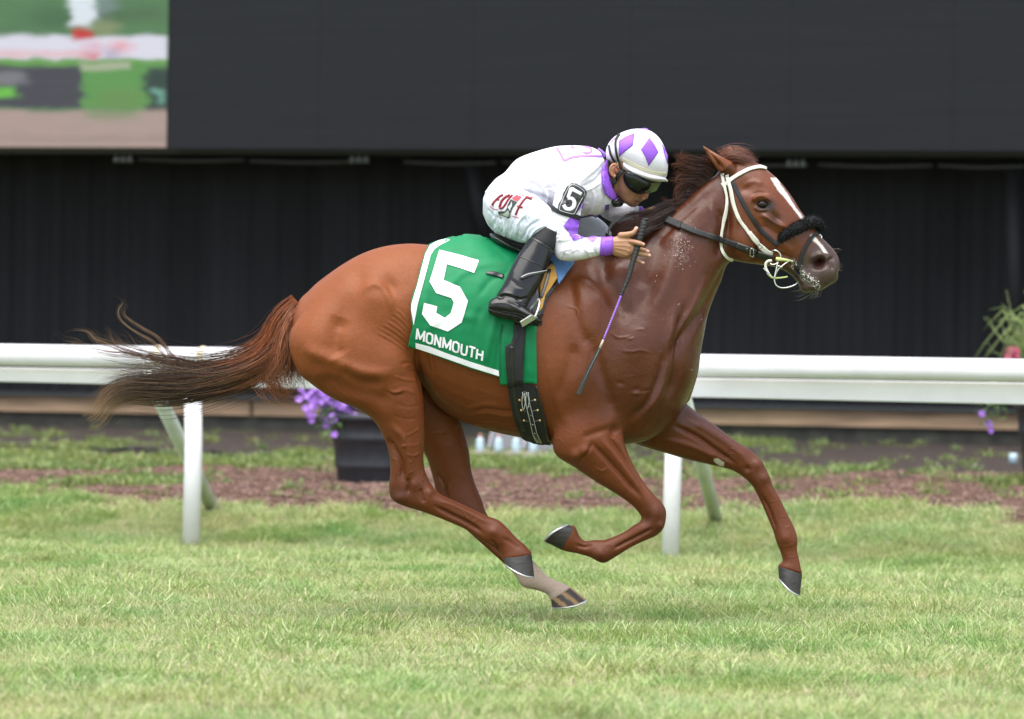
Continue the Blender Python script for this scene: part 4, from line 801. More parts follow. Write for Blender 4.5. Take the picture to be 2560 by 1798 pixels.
def tailc(s, g, u, xy):
    v = g.uniform(.6, 1.35); q = g.uniform(); top = (.38, .12, .042) if q < .8 else (.06, .024, .016)
    end = (.045, .021, .015) if g.uniform() < .74 else (.22, .13, .075)
    c = mix(top, end, sstep(.30, .52, s+g.normal(0, .06))); tip = (.36, .21, .11); k = sstep(.82, 1, s)*(.25+.7*g.uniform()); return mix2(c, tip, k)*v
def mix2(c, b, k): return c*(1-k[:, None])+np.array(b)*k[:, None]
RT0 = (752, 764, 0)
tg = [[RT0, (712, 800), (688, 845), (655, 878), (600, 905), (520, 918), (430, 908), (350, 893), (270, 868), (205, 845)],
      [RT0, (712, 805), (684, 855), (640, 895), (560, 925), (460, 940), (370, 942), (290, 945), (235, 965)],
      [RT0, (714, 810), (688, 868), (640, 915), (560, 945), (460, 965), (380, 965), (300, 965), (255, 1000), (215, 1042)],
      [RT0, (718, 815), (694, 880), (650, 930), (580, 965), (500, 985), (420, 1000), (340, 995), (280, 1015), (245, 1062)]]
S_ = lambda *a, **k: strands('x', a[0], a[1], a[2], None, *a[3:], **k)
tanc = lambda s, g, u, xy: mix((.045, .024, .018), (.34, .215, .12), sstep(.45, .85, s+g.normal(0, .05)))*g.uniform(.5, 1.3)
side = lambda s, g, u, xy: mix((.29, .10, .036), (.24, .075, .026) if g.uniform() < .75 else (.36, .19, .10), s)*g.uniform(.5, 1.4)
wisp = lambda s, g, u, xy: mix((.12, .055, .032), (.32, .20, .12), sstep(.15, .8, s))*g.uniform(.6, 1.3)
hair_part('tail', horse, [
 S_(tg, 1500, .0010, tailc, 30, 9, 15, 6.5, 3, 12, .05, 70, (.62, 1.0), .8),
 S_(tg, 190, .0008, tailc, 30, 16, 36, 10, 23, 12, .06, 60, (.5, 1.06), .7),
 S_([tg[2][:8]+[(262, 992), (236, 1028), (208, 1046)], tg[3][:8]+[(285, 1010), (258, 1045), (242, 1068)]], 260, .0009, tanc, 34, 4, 9, 5, 31, 10, .04, 12, (.9, 1.02), .3, conv=.75),
 S_([[RT0, (722, 805, -.02), (700, 860, -.03), (672, 905, -.03), (640, 930, -.02)], [RT0, (726, 812, -.02), (712, 870, -.03), (700, 930, -.03), (672, 978, -.02)], [RT0, (732, 815, -.01), (730, 880, -.02), (742, 935, -.02), (762, 982, -.02)]], 1300, .0010, side, 22, 9, 18, 11, 5, 12, .05, 44, (.6, 1.05), .9),
 S_([[(690, 880, -.03), (660, 925, -.04), (668, 965, -.04), (705, 985, -.03), (735, 975, -.03), (752, 990, -.03)], [(700, 900, -.03), (690, 950, -.04), (712, 992, -.04), (745, 1000, -.03), (765, 985, -.03)]], 130, .0009, side, 20, 6, 14, 8, 6, 14, .03, 24, (.5, 1.05), .9),
 S_([[(600, 915), (525, 942), (470, 930), (440, 905), (420, 883), (394, 847), (355, 824), (325, 805), (309, 791), (304, 775), (314, 760), (306, 742), (283, 726)]], 34, .0008, wisp, 36, 2, 4.0, 3.5, 8, 6, .01, 6, (.45, 1), .5, conv=.8),
 S_([[(560, 925), (492, 909), (430, 896), (361, 889), (320, 885), (280, 883), (245, 874), (214, 867), (185, 850), (165, 847), (129, 826)]], 26, .0008, wisp, 30, 2, 5, 3, 9, 8, .01, 5, (.5, 1), .8, conv=.7),
 S_([[(540, 930), (440, 905), (340, 880), (280, 860), (240, 845), (222, 826), (190, 820), (160, 826)]], 18, .0008, wisp, 30, 2, 5, 3, 10, 8, .01, 4, (.5, 1), .8, conv=.7),
 S_([[(480, 940), (400, 930), (365, 880), (345, 855), (322, 842)], [(520, 940), (440, 910), (380, 880), (300, 862), (262, 850), (246, 815), (240, 806)]], 22, .0007, wisp, 24, 3, 8, 3, 19, 8, .01, 8, (.6, 1))])
def manec(s, g, u, xy): return mix((.045, .016, .011), (.24, .078, .034), sstep(.2, 1, s)*g.uniform(.1, 1))*g.uniform(.5, 1.4)
def tuft_m(pts, n, sd, sp=6, y=-.015): return S_([[(a, b, y) for a, b in pts]], n, .0008, manec, 20, 4, sp, 3.5, sd, 6, .016, 7, (.45, 1.06), .9, conv=.75)
mt = [([(1790, 424), (1764, 413), (1739, 406), (1714, 398), (1697, 390), (1687, 382)], 120), ([(1786, 420), (1768, 408), (1748, 403), (1720, 396), (1709, 388), (1705, 374)], 60), ([(1786, 432), (1765, 420), (1742, 417), (1716, 408), (1700, 398), (1688, 396)], 130),
      ([(1778, 444), (1756, 430), (1731, 428), (1708, 420), (1690, 420), (1680, 424)], 120), ([(1768, 452), (1748, 440), (1727, 438), (1704, 433), (1688, 424)], 110), ([(1760, 462), (1742, 450), (1722, 447), (1704, 444), (1694, 452), (1690, 470)], 110),
      ([(1752, 468), (1732, 456), (1712, 455), (1690, 454), (1670, 455)], 60), ([(1746, 474), (1730, 464), (1712, 466), (1700, 478), (1696, 500)], 110), ([(1738, 482), (1722, 474), (1708, 482), (1704, 500), (1712, 515)], 90), ([(1728, 490), (1712, 490), (1698, 502), (1694, 520)], 80),
      ([(1716, 500), (1698, 506), (1680, 512), (1664, 508), (1648, 501)], 70), ([(1702, 512), (1684, 514), (1664, 520), (1640, 519)], 80), ([(1694, 518), (1674, 524), (1652, 530), (1636, 528)], 110), ([(1800, 424), (1786, 404), (1768, 396), (1752, 398)], 90), ([(1806, 418), (1792, 398), (1776, 392), (1765, 384)], 50)]
dm = lambda s, g, u, xy: mix((.03, .012, .009), (.12, .042, .022), sstep(.1, 1, s)*g.uniform(0, 1))*g.uniform(.5, 1.5)
mg2 = [[(1690, 524, -.03), (1660, 540, -.06), (1625, 556, -.07), (1580, 562, -.06), (1540, 572, -.05), (1505, 584, -.04)],
       [(1672, 530, -.04), (1640, 548, -.08), (1600, 562, -.09), (1560, 568, -.08), (1520, 585, -.06)],
       [(1650, 545, -.06), (1620, 565, -.10), (1580, 585, -.11), (1540, 600, -.10), (1500, 625, -.08)],
       [(1625, 560, -.08), (1590, 590, -.12), (1550, 610, -.12), (1500, 640, -.11), (1440, 662, -.10)]]
hair_part('mane', horse, [tuft_m(p, int(n*.95), 60+i, 7 if i < 12 else 5) for i, (p, n) in enumerate(mt)]+[
 S_(mg2, 950, .0009, dm, 18, 5, 12, 4, 12, 9, .02, 34, (.6, 1.0), .9),
 S_([[(1780, 440, -.005), (1752, 432, -.005), (1728, 440, -.005), (1712, 455, -.005)], [(1750, 470, -.005), (1732, 466, -.005), (1718, 478, -.005), (1712, 500, -.005)], [(1720, 498, -.01), (1704, 500, -.01), (1690, 512, -.01), (1676, 522, -.01)]], 230, .001, dm, 14, 4, 12, 3, 14, 8, .015, 20, (.5, 1), .9)])
hair_part('forelock', horse, [S_([[(1806, 398, -.02), (1830, 386, -.035), (1856, 388, -.03), (1880, 400, -.02), (1898, 412, -.01)], [(1810, 404, -.03), (1832, 396, -.045), (1855, 398, -.05), (1878, 404, -.04), (1892, 412, -.03)], [(1803, 392, 0), (1820, 380, 0), (1846, 378, 0), (1872, 388, 0), (1888, 402, 0)]], 250, .0009,
        lambda s, g, u, xy: mix((.12, .04, .022), (.09, .033, .022), s)*g.uniform(.5, 1.9), 16, 3, 7, 5, 13, 6, .015, 26, (.35, 1.12), conv=.7),
        S_([[(1800, 400, -.01), (1785, 384, -.01), (1765, 378, -.01), (1752, 384, -.01)], [(1812, 388, 0), (1796, 376, 0), (1780, 374, 0)]], 22, .0006, manec, 14, 3, 6, 4, 15, 6, .015, 8, (.5, 1.0))])
wh = lambda s, g, u, xy: np.ones((len(s), 3))*np.array([.2, .17, .13])
o = hair_part('whiskers', horse, [S_([[(2010, 724), (1995, 732), (1975, 735), (1952, 738)], [(2020, 726), (2012, 736), (2006, 742)], [(2034, 726), (2030, 738), (2020, 746)], [(2046, 724), (2044, 734), (2036, 744)]], 40, .0005, wh, 10, 2, 9, 2, 14, 8, .02, 20, (.5, 1)),
 S_([[(2088, 640), (2098, 634), (2106, 632)], [(2095, 665), (2102, 668), (2106, 674)], [(2088, 690), (2096, 694), (2100, 698)]], 16, .0004, wh, 8, 1, 6, 1, 15, 10, .02, 20, (.4, 1))]); o['kind'] = 'stuff'
fm = MB(); g = np.random.default_rng(44); foamz = [(1680, 560), (1740, 590), (1735, 640), (1715, 740), (1700, 870), (1660, 900), (1640, 760), (1668, 680)]
for qx, qy in [(1996+g.uniform(0, 1)*52+g.normal(0, 3), 0) for _ in range(150)]:
    qy = 678+(qx-1996)*.72+g.normal(0, 6); p = cast(HB, qx, qy, .0006)
    if p is not None: a = g.uniform(.0008, .0026); fm.ell(p, (a*g.uniform(.8, 1.6), a*.6, a), n=4, k=6)
for _ in range(40):
    p = cast(HB, 1984+g.normal(0, 6), 664+g.normal(0, 6), .0006)
    if p is not None: a = g.uniform(.0008, .0022); fm.ell(p, (a, a*.6, a), n=4, k=6)
cnt = 0
while cnt < 110:
    qx, qy = g.uniform(1630, 1760), g.uniform(555, 940)
    if g.uniform() < .6: qx, qy = 1703+g.normal(0, 14), 620+g.normal(0, 34)
    elif not inpoly(qx, qy, foamz) and g.uniform() < .8: continue
    p = cast(HB, qx, qy, .0008); cnt += 1
    if p is None: continue
    a = g.uniform(.0005, .0017); fm.ell(p, (a*g.uniform(.6, 1.2), a*.7, a*g.uniform(.7, 2.2)), n=4, k=6)
M['foam'] = mat('sweat_foam', (.62, .58, .55), .6)
o = fm.build('sweat_flecks', M['foam'], horse); o['kind'] = 'stuff'
# ================================================================== TACK
M['green'] = mat('green_satin_cloth', (.002, .17, .060), .55, spec=.25, var=.08, vscale=14, sheen=.0, bump=.12, bscale=350)
M['white_cloth'] = mat('white_cloth', (.74, .74, .77), .75, var=.04, vscale=20, bump=.15, bscale=300)
M['leather'] = mat('black_leather', (.012, .012, .013), .28, coat=.35, bump=.12, bscale=120)
M['elastic'] = mat('black_elastic_webbing', (.0085, .0085, .010), .7, bump=.2, bscale=400)
M['rubber'] = mat('black_rein_rubber', (.009, .009, .010), .5, bump=.6, bscale=500, var=.3, vscale=60)
M['bridle_white'] = mat('white_bridle_strap', (.60, .58, .50), .5, var=.08, vscale=40, bump=.1, bscale=200)
M['steel'] = mat('steel', (.62, .62, .60), .25, metal=.9)
M['felt'] = mat('ochre_felt', (.45, .24, .055), .9, var=.12, vscale=30, bump=.3, bscale=300)
M['blue'] = mat('light_blue_cloth', (.10, .21, .44), .85, var=.12, vscale=25, bump=.4, bscale=250)
M['wool'] = mat('black_sheepskin', (.007, .007, .008), .95, bump=1, bscale=220)
M['edge'] = mat('pale_stitching', (.55, .55, .55), .6); M['brass'] = mat('brass_rivet', (.6, .42, .16), .35, metal=.8)
M['yellow'] = mat('yellow_print', (.62, .58, .06), .7); M['lime'] = mat('yellow_green_rubber', (.58, .66, .26), .4)
# ---- saddle cloth
form = MB().loft([(980, 613, 1010, 975, .27, 0), (1035, 609, 1060, 980, .283, 0), (1085, 603, 1110, 1020, .285, 0), (1125, 596, 1145, 1052, .287, 0), (1164, 589, 1180, 1066, .291, 0), (1200, 592, 1215, 1078, .293, 0), (1240, 603, 1250, 1085, .293, 0), (1300, 618, 1310, 1100, .29, 0, .05), (1370, 622, 1382, 1116, .272, 0, .12), (1440, 622, 1450, 1124, .25, 0, .2)], 48, 5)
fv, ff = form.arrays(); FB = bvh(fv, ff)
class Near:
    """first of two surfaces met by the same ray"""
    def __init__(s, *t): s.t = t
    def ray_cast(s, o, d):
        best = (None, None, None, None)
        for q in s.t:
            h = q.ray_cast(o, d)
            if h[0] is not None and (best[0] is None or h[3] < best[3]): best = h
        return best
NB = Near(FB, HB)
cloth = thing('saddle_cloth', 'green racing saddle cloth with white borders and a big white number over the back', 'saddle cloth', W(1180, 700, -.29))
CP = [(1128, 596), (1150, 590), (1170, 589), (1200, 592), (1223, 597), (1245, 604), (1290, 616), (1350, 621), (1400, 625), (1405, 650), (1360, 740), (1342, 800), (1340, 848), (1341, 900), (1343, 959), (1308, 957), (1266, 962), (1251, 961), (1249, 942), (1179, 922), (1112, 898), (1060, 877), (1020, 866), (1026, 840), (1032, 818), (1029, 800), (1027, 758), (1033, 735), (1041, 714), (1052, 669), (1063, 632), (1074, 613), (1095, 605)]
WR = [('r',[(1240,640),(1180,640),(1130,655)],9,.006),('r',[(1290,660),(1220,660),(1150,690),(1110,740)],10,.006),('r',[(1285,680),(1230,700),(1190,750)],8,-.005),('r',[(1245,780),(1225,850),(1215,910)],7,.007),('r',[(1265,800),(1248,860),(1240,930)],6,-.006),('r',[(1290,830),(1275,880)],5,.005),
 ('r',[(1315,820),(1318,880),(1322,950)],6,.005),('r',[(1060,830),(1100,800),(1150,790),(1200,800)],9,.004),('r',[(1080,640),(1070,720),(1050,790)],10,.004),('r',[(1235,610),(1262,640),(1285,650)],7,.006),('b',1195,720,30,60,20,.006),('r',[(1195,610),(1235,625),(1275,655)],6,-.004),('r',[(1130,880),(1170,890),(1220,915)],6,-.003),('r',[(1205,760),(1190,820),(1196,880)],8,-.004)]
def wrinkle(V, A):
    V = V.copy(); d = np.zeros(len(V))
    for o in WR:
        if o[0] == 'r': q, t = dpoly(A[:, 0], A[:, 1], catmull(np.array(o[1], float), 4)); d += np.exp(-(q/o[2])**2)*o[3]*np.clip(np.minimum(t, 1-t)*5+.15, 0, 1)
        else: d += np.exp(-((A[:, 0]-o[1])/o[3])**2-((A[:, 1]-o[2])/o[4])**2)*o[6]
    d += .0022*(fbm(A[:, 0]/26, A[:, 1]/40, 3, 21)-.5)*2
    V[:, 1] -= d; return V
A, F = tri2d(CP, 5); V = wrinkle(fillY([cast(NB, p[0], p[1], .006) for p in A], A), A)
CF = orient(V, F); Vm = V.copy(); Vm[:, 1] = -Vm[:, 1]
fab = obj('cloth', np.vstack([V, Vm]), CF+[tuple(i+len(V) for i in f)[::-1] for f in CF], M['green'], cloth); solid(fab, .003)
FBV = V+np.array([0, -.003, 0]); CB = bvh(FBV, CF)
Cc = lambda pts, ox=1000, oy=550, s=2.688: [(ox+a/s, oy+b/s) for a, b in pts]
def band(name, pts, mat_, off=.0015): return patch(name, pts, CB, mat_, cloth, off+.0015, 0, 5)
band('border_band', Cc([(325, 126), (250, 142), (202, 172), (172, 225), (145, 325), (115, 440), (78, 560), (74, 600), (92, 710), (106, 640), (118, 570), (150, 450), (182, 330), (205, 240), (232, 198), (268, 172), (335, 138)]), M['white_cloth'])
band('border_band', Cc([(105, 826), (200, 850), (300, 890), (480, 955), (664, 1012), (667, 1050), (480, 992), (300, 928), (200, 893), (106, 862)]), M['white_cloth'])
band('number_five', Cc([(265, 203), (400, 236), (530, 273), (498, 357), (405, 325), (315, 298), (292, 405), (403, 450), (457, 545), (415, 690), (322, 750), (205, 710), (147, 632), (162, 558), (250, 582), (243, 625), (300, 658), (340, 630), (362, 555), (345, 525), (243, 492), (198, 415)]), M['white_cloth'], .002)
def lettering(name, text, o, ex, ey, tree, m, parent, off, bold=.02, sp=1.0):
    """text laid on a surface: origin o, baseline vector ex for the whole word, cap-height vector ey, in photo pixels"""
    c = bpy.data.curves.new('t', 'FONT'); c.body = text; c.offset = bold; c.space_character = sp; t = bpy.data.objects.new('t', c); link(t)
    dg = bpy.context.evaluated_depsgraph_get(); me = bpy.data.meshes.new_from_object(t.evaluated_get(dg)); bpy.data.objects.remove(t)
    v = np.array([tuple(a.co)[:2] for a in me.vertices]); F = [tuple(p.vertices) for p in me.polygons]; bpy.data.meshes.remove(me)
    v = (v-v.min(0))/(v.max(0)-v.min(0)); A = np.array(o)+v[:, :1]*np.array(ex)+v[:, 1:]*np.array(ey)
    V = fillY([cast(tree, p[0], p[1], off) for p in A], A); o_ = obj(name, V, orient(V, F), m, parent, smooth=False); return o_
LET = {'M': (1.25, [[(.1, 0), (.1, 1), (.62, .15), (1.15, 1), (1.15, 0)]]), 'O': (1.05, [[(.5, 0), (.15, .1), (.08, .5), (.15, .9), (.5, 1), (.87, .9), (.94, .5), (.87, .1), (.5, 0)]]),
       'N': (1.0, [[(.1, 0), (.1, 1), (.85, 0), (.85, 1)]]), 'U': (1.0, [[(.1, 1), (.1, .3), (.2, .06), (.5, 0), (.78, .06), (.88, .3), (.88, 1)]]), 'T': (.92, [[(.0, 1), (.9, 1)], [(.45, 1), (.45, 0)]]), 'H': (1.0, [[(.1, 0), (.1, 1)], [(.88, 0), (.88, 1)], [(.1, .52), (.88, .52)]])}
def stroke_poly(L, w, tree, off):
    """flat bold stroke with mitred corners, laid on the surface"""
    L = np.array(L, float); V = []; F = []
    for i in range(len(L)-1):
        a, b = L[i], L[i+1]; d = (b-a)/np.hypot(*(b-a)); n = np.array([-d[1], d[0]])*w/2
        e0 = d*w*.32 if i > 0 else 0*d; e1 = d*w*.32 if i < len(L)-2 else 0*d
        A = [a-e0+n, a-e0-n, b+e1-n, b+e1+n]; k = len(V); V += fillY([cast(tree, p[0], p[1], off+i*.00012) for p in A], np.array(A)).tolist(); F.append((k, k+1, k+2, k+3))
    return V, F
o_, e_ = [np.array(q) for q in Cc([(106, 800), (556, 948)])]; u_ = np.array(Cc([(106, 733)])[0])-o_+np.array([2.5, 0]); tot = sum(LET[c][0]*.98+.16 for c in 'MONMOUTH')-.16; ux = (e_-o_)/tot; cx = 0
for c in 'MONMOUTH':
    mb = MB()
    for L in LET[c][1]: mb.add(*stroke_poly([o_+ux*(cx+p[0]*.98)+u_*p[1] for p in L], 4.9, CB, .0032))
    V, F = mb.arrays(); obj('letter', V, orient(V, F), M['white_cloth'], cloth, smooth=False); cx += LET[c][0]*.98+.16
for P_ in ([(1253, 812), (1249, 870), (1249, 940)], [(1256, 812), (1252, 870), (1252, 940)]): strap('seam', P_, 1.2, CB, mat('green_seam', (.004, .12, .05), .7), cloth, .001, .0008, 3, 6)
strap('strap_loop', Cc([(580, 356), (640, 366), (695, 384)]), [7, 10, 10], CB, M['leather'], cloth, .003, .004)
# ---- girth
girth = thing('girth', 'wide black elastic girth with white stitched billets and brass rivets round the belly', 'girth', W(1320, 1000, -.28))
GN = Near(CB, HB)
G1 = Cc([(765, 690), (845, 715), (838, 850), (828, 1000), (828, 1095), (918, 1112), (930, 1150), (958, 1250), (985, 1370), (1012, 1500), (985, 1512), (940, 1512), (880, 1490), (830, 1470), (798, 1400), (768, 1330), (740, 1200), (722, 1080), (712, 950), (710, 850), (750, 828), (762, 780)])
g_ = patch('girth_band', G1, GN, M['elastic'], girth, .008, .006, 6); GV = np.array([v.co for v in g_.data.vertices])+BASE[girth.name]; GF = [tuple(p.vertices) for p in g_.data.polygons]; GB = bvh(GV+np.array([0, -.006, 0]), GF)
strap('girth_ridge', Cc([(752, 850), (752, 1000), (765, 1150), (790, 1290), (830, 1420)]), 9, GB, M['leather'], girth, .001, .002)
strap('girth_edge', Cc([(915, 1120), (948, 1250), (975, 1370), (1000, 1490)]), 4, GB, M['leather'], girth, .001, .003)
bl = strap('billet', Cc([(828, 1150), (850, 1230), (880, 1340), (905, 1430), (945, 1505)]), [13, 13, 13, 13, 15], GB, M['leather'], girth, .002, .004)
for dx in (-14, 14): strap('stitching', Cc([(838+dx, 1155), (858+dx, 1230), (886+dx, 1340), (908+dx, 1430), (940+dx, 1495)]), 1.3, GB, M['edge'], bl, .0068, .0006, 2, 5)
for (lx, ly) in ((825, 1160), (850, 1155)): strap('loop', Cc([(lx, ly), (lx-5, ly+60), (lx+5, ly+110), (lx+18, ly+60), (lx+12, ly)]), 1.6, GB, M['edge'], bl, .008, .001, 2, 4)
for yy, x0, x1 in ((1210, 803, 907), (1278, 815, 925), (1346, 833, 940)):
    strap('strap_line', Cc([(x0, yy-2), (x0+35, yy+10), (x0+60, yy+10), (x1, yy-2)]), 1.1, GB, mat('grey_stitch', (.25, .25, .27), .6), girth, .0012, .0006, 2, 5)
    for xx in (x0, x1):
        p = cast(GB, *Cc([(xx, yy)])[0], .002); MB().ell(p, (.0052, .0035, .0052), n=8, k=12).build('rivet', M['brass'], girth)
for q_, xx in enumerate(range(0, 4)): p = cast(GB, *Cc([(868+xx*13, 1250+xx*60)])[0], .0075); MB().ell(p, (.0022, .001, .0022), n=6, k=8).build('rivet', M['steel'], girth)
for ch, xx in (('N', 880), ('K', 930)):
    a_, b_ = Cc([(xx, 1466), (xx+30, 1472)]); lettering('maker_letter', ch, a_, (b_[0]-a_[0], b_[1]-a_[1]), (-.5, -9.5), GB, M['yellow'], girth, .0015, .03)
strap('emblem_line', Cc([(855, 1445), (865, 1430), (890, 1424), (930, 1426), (965, 1436), (978, 1448)]), 1.1, GB, M['edge'], girth, .0012, .0006, 2, 5)
# ---- saddle
saddle = thing('saddle', 'small black racing saddle with an ochre felt pad under the rider', 'saddle', W(1300, 640, 0))
sb = MB().loft([(1222, 586, 1224, 592, .05, 0), (1227, 583, 1230, 604, .10, 0), (1243, 588, 1246, 617, .135, 0), (1266, 602, 1270, 628, .15, 0), (1295, 614, 1297, 640, .15, 0), (1335, 618, 1338, 655, .14, 0), (1375, 622, 1378, 662, .12, 0), (1400, 630, 1402, 655, .08, 0)], 36, 5, p=.8); V, F = sb.arrays()
V, F, E = fused(sb, .005, 4); V = sculpt(V, F, [('r',[(1232,592),(1250,606),(1275,620),(1300,630)],5,-.006)]); seat = obj('seat', V, F, M['leather'], saddle); SB = bvh(V, F)
strap('seat_piping', [(1224, 600), (1232, 608), (1250, 618), (1275, 629), (1298, 638)], 1.4, SB, M['edge'], saddle, .002, .0015, 3, 4)
S2 = Near(SB, CB, HB)
patch('saddle_flap', [(1300, 640), (1400, 640), (1399, 700), (1385, 725), (1366, 752), (1354, 790), (1340, 800), (1318, 818), (1285, 806), (1290, 760), (1290, 690)], S2, M['leather'], saddle, .006, .008, 7)
patch('felt_pad', Cc([(1010, 320), (965, 365), (938, 410), (930, 480), (936, 560), (922, 632), (946, 608), (965, 530), (1000, 480), (1048, 412), (1032, 340)]), FB, M['felt'], saddle, .022, .016, 5)
SF = patch('saddle_towel', Cc([(988, 318), (1010, 270), (1040, 255), (1100, 262), (1190, 270), (1150, 330), (1060, 447), (1045, 390), (1030, 335), (1020, 300), (1003, 290)]), FB, M['blue'], saddle, .030, .004, 5,
           fn=lambda V, A: V+np.array([0, -1, 0])*(.004*np.sin((A[:, :1]*.5-A[:, 1:]*.35))))
SF['label'] = 'light blue cloth pulled out in front of the saddle'
# ---- bridle
bridle = thing('bridle', 'white and black bridle with a black sheepskin noseband, steel bit and rubber reins', 'bridle', W(1900, 560, -.1))
Aa = lambda pts: [(1600+a/3.2267, 300+b/3.2267) for a, b in pts]
Jj = lambda pts: [(1860+a/5.377, 460+b/5.377) for a, b in pts]
strap('browband', Aa([(1022, 394), (1000, 386), (960, 382), (890, 395), (820, 428), (750, 470), (700, 510), (662, 532)]), [7, 8, 8, 8.5, 9, 9, 10, 11], HB, M['bridle_white'], bridle, .004, .003)
strap('throat_latch', Aa([(668, 430), (672, 480), (688, 560), (700, 640), (690, 740), (672, 830), (655, 930), (652, 1010), (668, 1070), (700, 1110), (748, 1128)]), 7.5, HB, M['bridle_white'], bridle, .004, .003)
cp = strap('cheekpiece', Aa([(702, 440), (712, 490), (735, 570), (760, 690), (800, 800), (850, 870), (885, 920)]), 8.5, HB, M['bridle_white'], bridle, .005, .003)
strap('cheekpiece', Aa([(880, 905), (930, 975), (985, 1025), (1030, 1065), (1068, 1075)]), [11, 12, 12, 12, 11], HB, M['bridle_white'], bridle, .009, .005)
strap('strap_edge', Aa([(688, 432), (690, 500)]), 1.5, HB, M['leather'], bridle, .006, .003)
strap('noseband_strap', Aa([(748, 505), (790, 590), (850, 700), (910, 800), (970, 880), (1040, 950), (1110, 1010)]), 10.5, HB, M['elastic'], bridle, .0035, .003)
strap('flash_strap', Jj([(985, 672), (940, 690), (880, 760), (820, 860), (775, 960), (745, 1080), (725, 1180), (712, 1240)]), [7, 8, 8.5, 9, 9, 9, 8, 6], HB, M['elastic'], bridle, .005, .003)
def bar(name, P, r, m, parent, k=8, n=4): return MB().tube(P, r, k, n).build(name, m, parent)
def near(px, py, off=.01):
    p = cast(HB, px, py, off)
    if p is None: p = W(px, py, -.05)
    return p
for a_, b_ in ((985, 672), (1035, 730)): pass
bar('buckle', [near(*Jj([(1000, 690)])[0], .008), near(*Jj([(1030, 715)])[0], .008), W(*Jj([(1040, 735)])[0], -.03)], .003, M['steel'], bridle)
# sheepskin roll with its fleece
rp_ = Jj([(440, 850), (465, 780), (530, 700), (620, 640), (720, 590), (820, 545), (920, 500), (1000, 530), (1035, 600)])
yy = [-.068, -.075, -.082, -.083, -.078, -.066, -.045, -.01, .02]
cl_ = np.array([W(p[0], p[1], y_) for p, y_ in zip(rp_, yy)]); rr_ = np.array([.008, .014, .0215, .025, .0265, .0265, .026, .022, .016])
Q = catmull(np.column_stack([cl_, rr_*.9]), 6); roll = MB().tube(Q[:, :3], Q[:, 3]*.86, 22).build('noseband_roll', M['wool'], bridle)
mb = MB(); T = np.gradient(Q[:, :3], axis=0); T /= np.linalg.norm(T, axis=1)[:, None]
g = np.random.default_rng(4); fV = []; fF = []
for i in range(5200):
    k = g.integers(len(Q)); c = Q[k, :3]+T[k]*g.uniform(-.008, .008); a = np.cross(T[k], [0, 1, 0]); a /= np.linalg.norm(a); b = np.cross(T[k], a); th = g.uniform(0, 6.28); d = a*math.cos(th)+b*math.sin(th)
    p0 = c+d*Q[k, 3]*.8; dd = d+g.normal(0, .55, 3); L = g.uniform(.003, .0085); s_ = np.cross(dd, g.normal(0, 1, 3)); s_ /= np.linalg.norm(s_); n = len(fV)
    fV += [p0-s_*.0011, p0+s_*.0011, p0+dd*L*.6+s_*.0009, p0+dd*L+g.normal(0, .002, 3)]; fF += [(n, n+1, n+2), (n, n+2, n+3)]
obj('fleece', fV, fF, M['wool'], roll, smooth=False)
# bit
ring = bar('bit_ring', [W(p[0], p[1], y_) for p, y_ in zip(Jj([(640, 1030), (590, 1045), (520, 1095), (460, 1150), (425, 1220), (408, 1290), (425, 1350), (470, 1388), (540, 1398), (630, 1380), (700, 1345), (730, 1315)]), [-.075, -.085, -.095, -.1, -.1, -.1, -.1, -.1, -.095, -.085, -.07, -.05])], .0030, M['steel'], bridle)
bar('bit_ring', [W(p[0], p[1], y_) for p, y_ in zip(Jj([(375, 905), (410, 892), (455, 908), (485, 945), (495, 985)]), [-.09, -.1, -.102, -.1, -.1])], .0032, M['steel'], bridle)
bar('bit_ring', [W(p[0], p[1], y_) for p, y_ in zip(Jj([(350, 1065), (380, 1085), (430, 1075), (450, 1050)]), [-.1, -.104, -.104, -.1])], .0026, M['steel'], bridle)
bar('bit_ring', [W(p[0], p[1], -.104) for p in Jj([(455, 1050), (440, 1120), (425, 1200), (408, 1270)])], .0036, M['steel'], bridle)
for c_ in ((470, 1105), (500, 1115)): MB().ell(W(*Jj([c_])[0], -.105), (.006, .0035, .0035), n=6, k=8).build('bit_link', M['steel'], bridle)
bar('bit_guard', [W(p[0], p[1], y_) for p, y_ in zip(Jj([(432, 1008), (480, 1012), (560, 1022), (640, 1036)]), [-.104, -.1, -.09, -.078])], [.0078, .0075, .0055, .003], M['lime'], bridle, 12)
bar('mouthpiece', [W(*Jj([(640, 1036)])[0], -.078), W(1990, 660, 0), W(*Jj([(640, 1036)])[0], .078)], .005, M['steel'], bridle)
strap('chin_strap', Jj([(375, 1035), (330, 1035), (295, 1065), (290, 1120), (315, 1180), (340, 1225)]), 6.5, None, M['bridle_white'], bridle, 0, .004, Yk=[-.1]*6, na=3)
strap('chin_strap', Jj([(340, 1225), (390, 1262), (480, 1262), (580, 1248)]), [6, 4.5, 4, 4], None, M['lime'], bridle, 0, .004, Yk=[-.1, -.09, -.07, -.05], na=3)
bar('buckle', [W(p[0], p[1], -.106) for p in Jj([(262, 1135), (290, 1165), (330, 1200), (350, 1250)])], .002, M['steel'], bridle)
bar('buckle', [near(p[0], p[1], .016) for p in Jj([(190, 825), (225, 858), (258, 835), (228, 800), (190, 825)])], .0016, M['steel'], bridle, 6, 3)
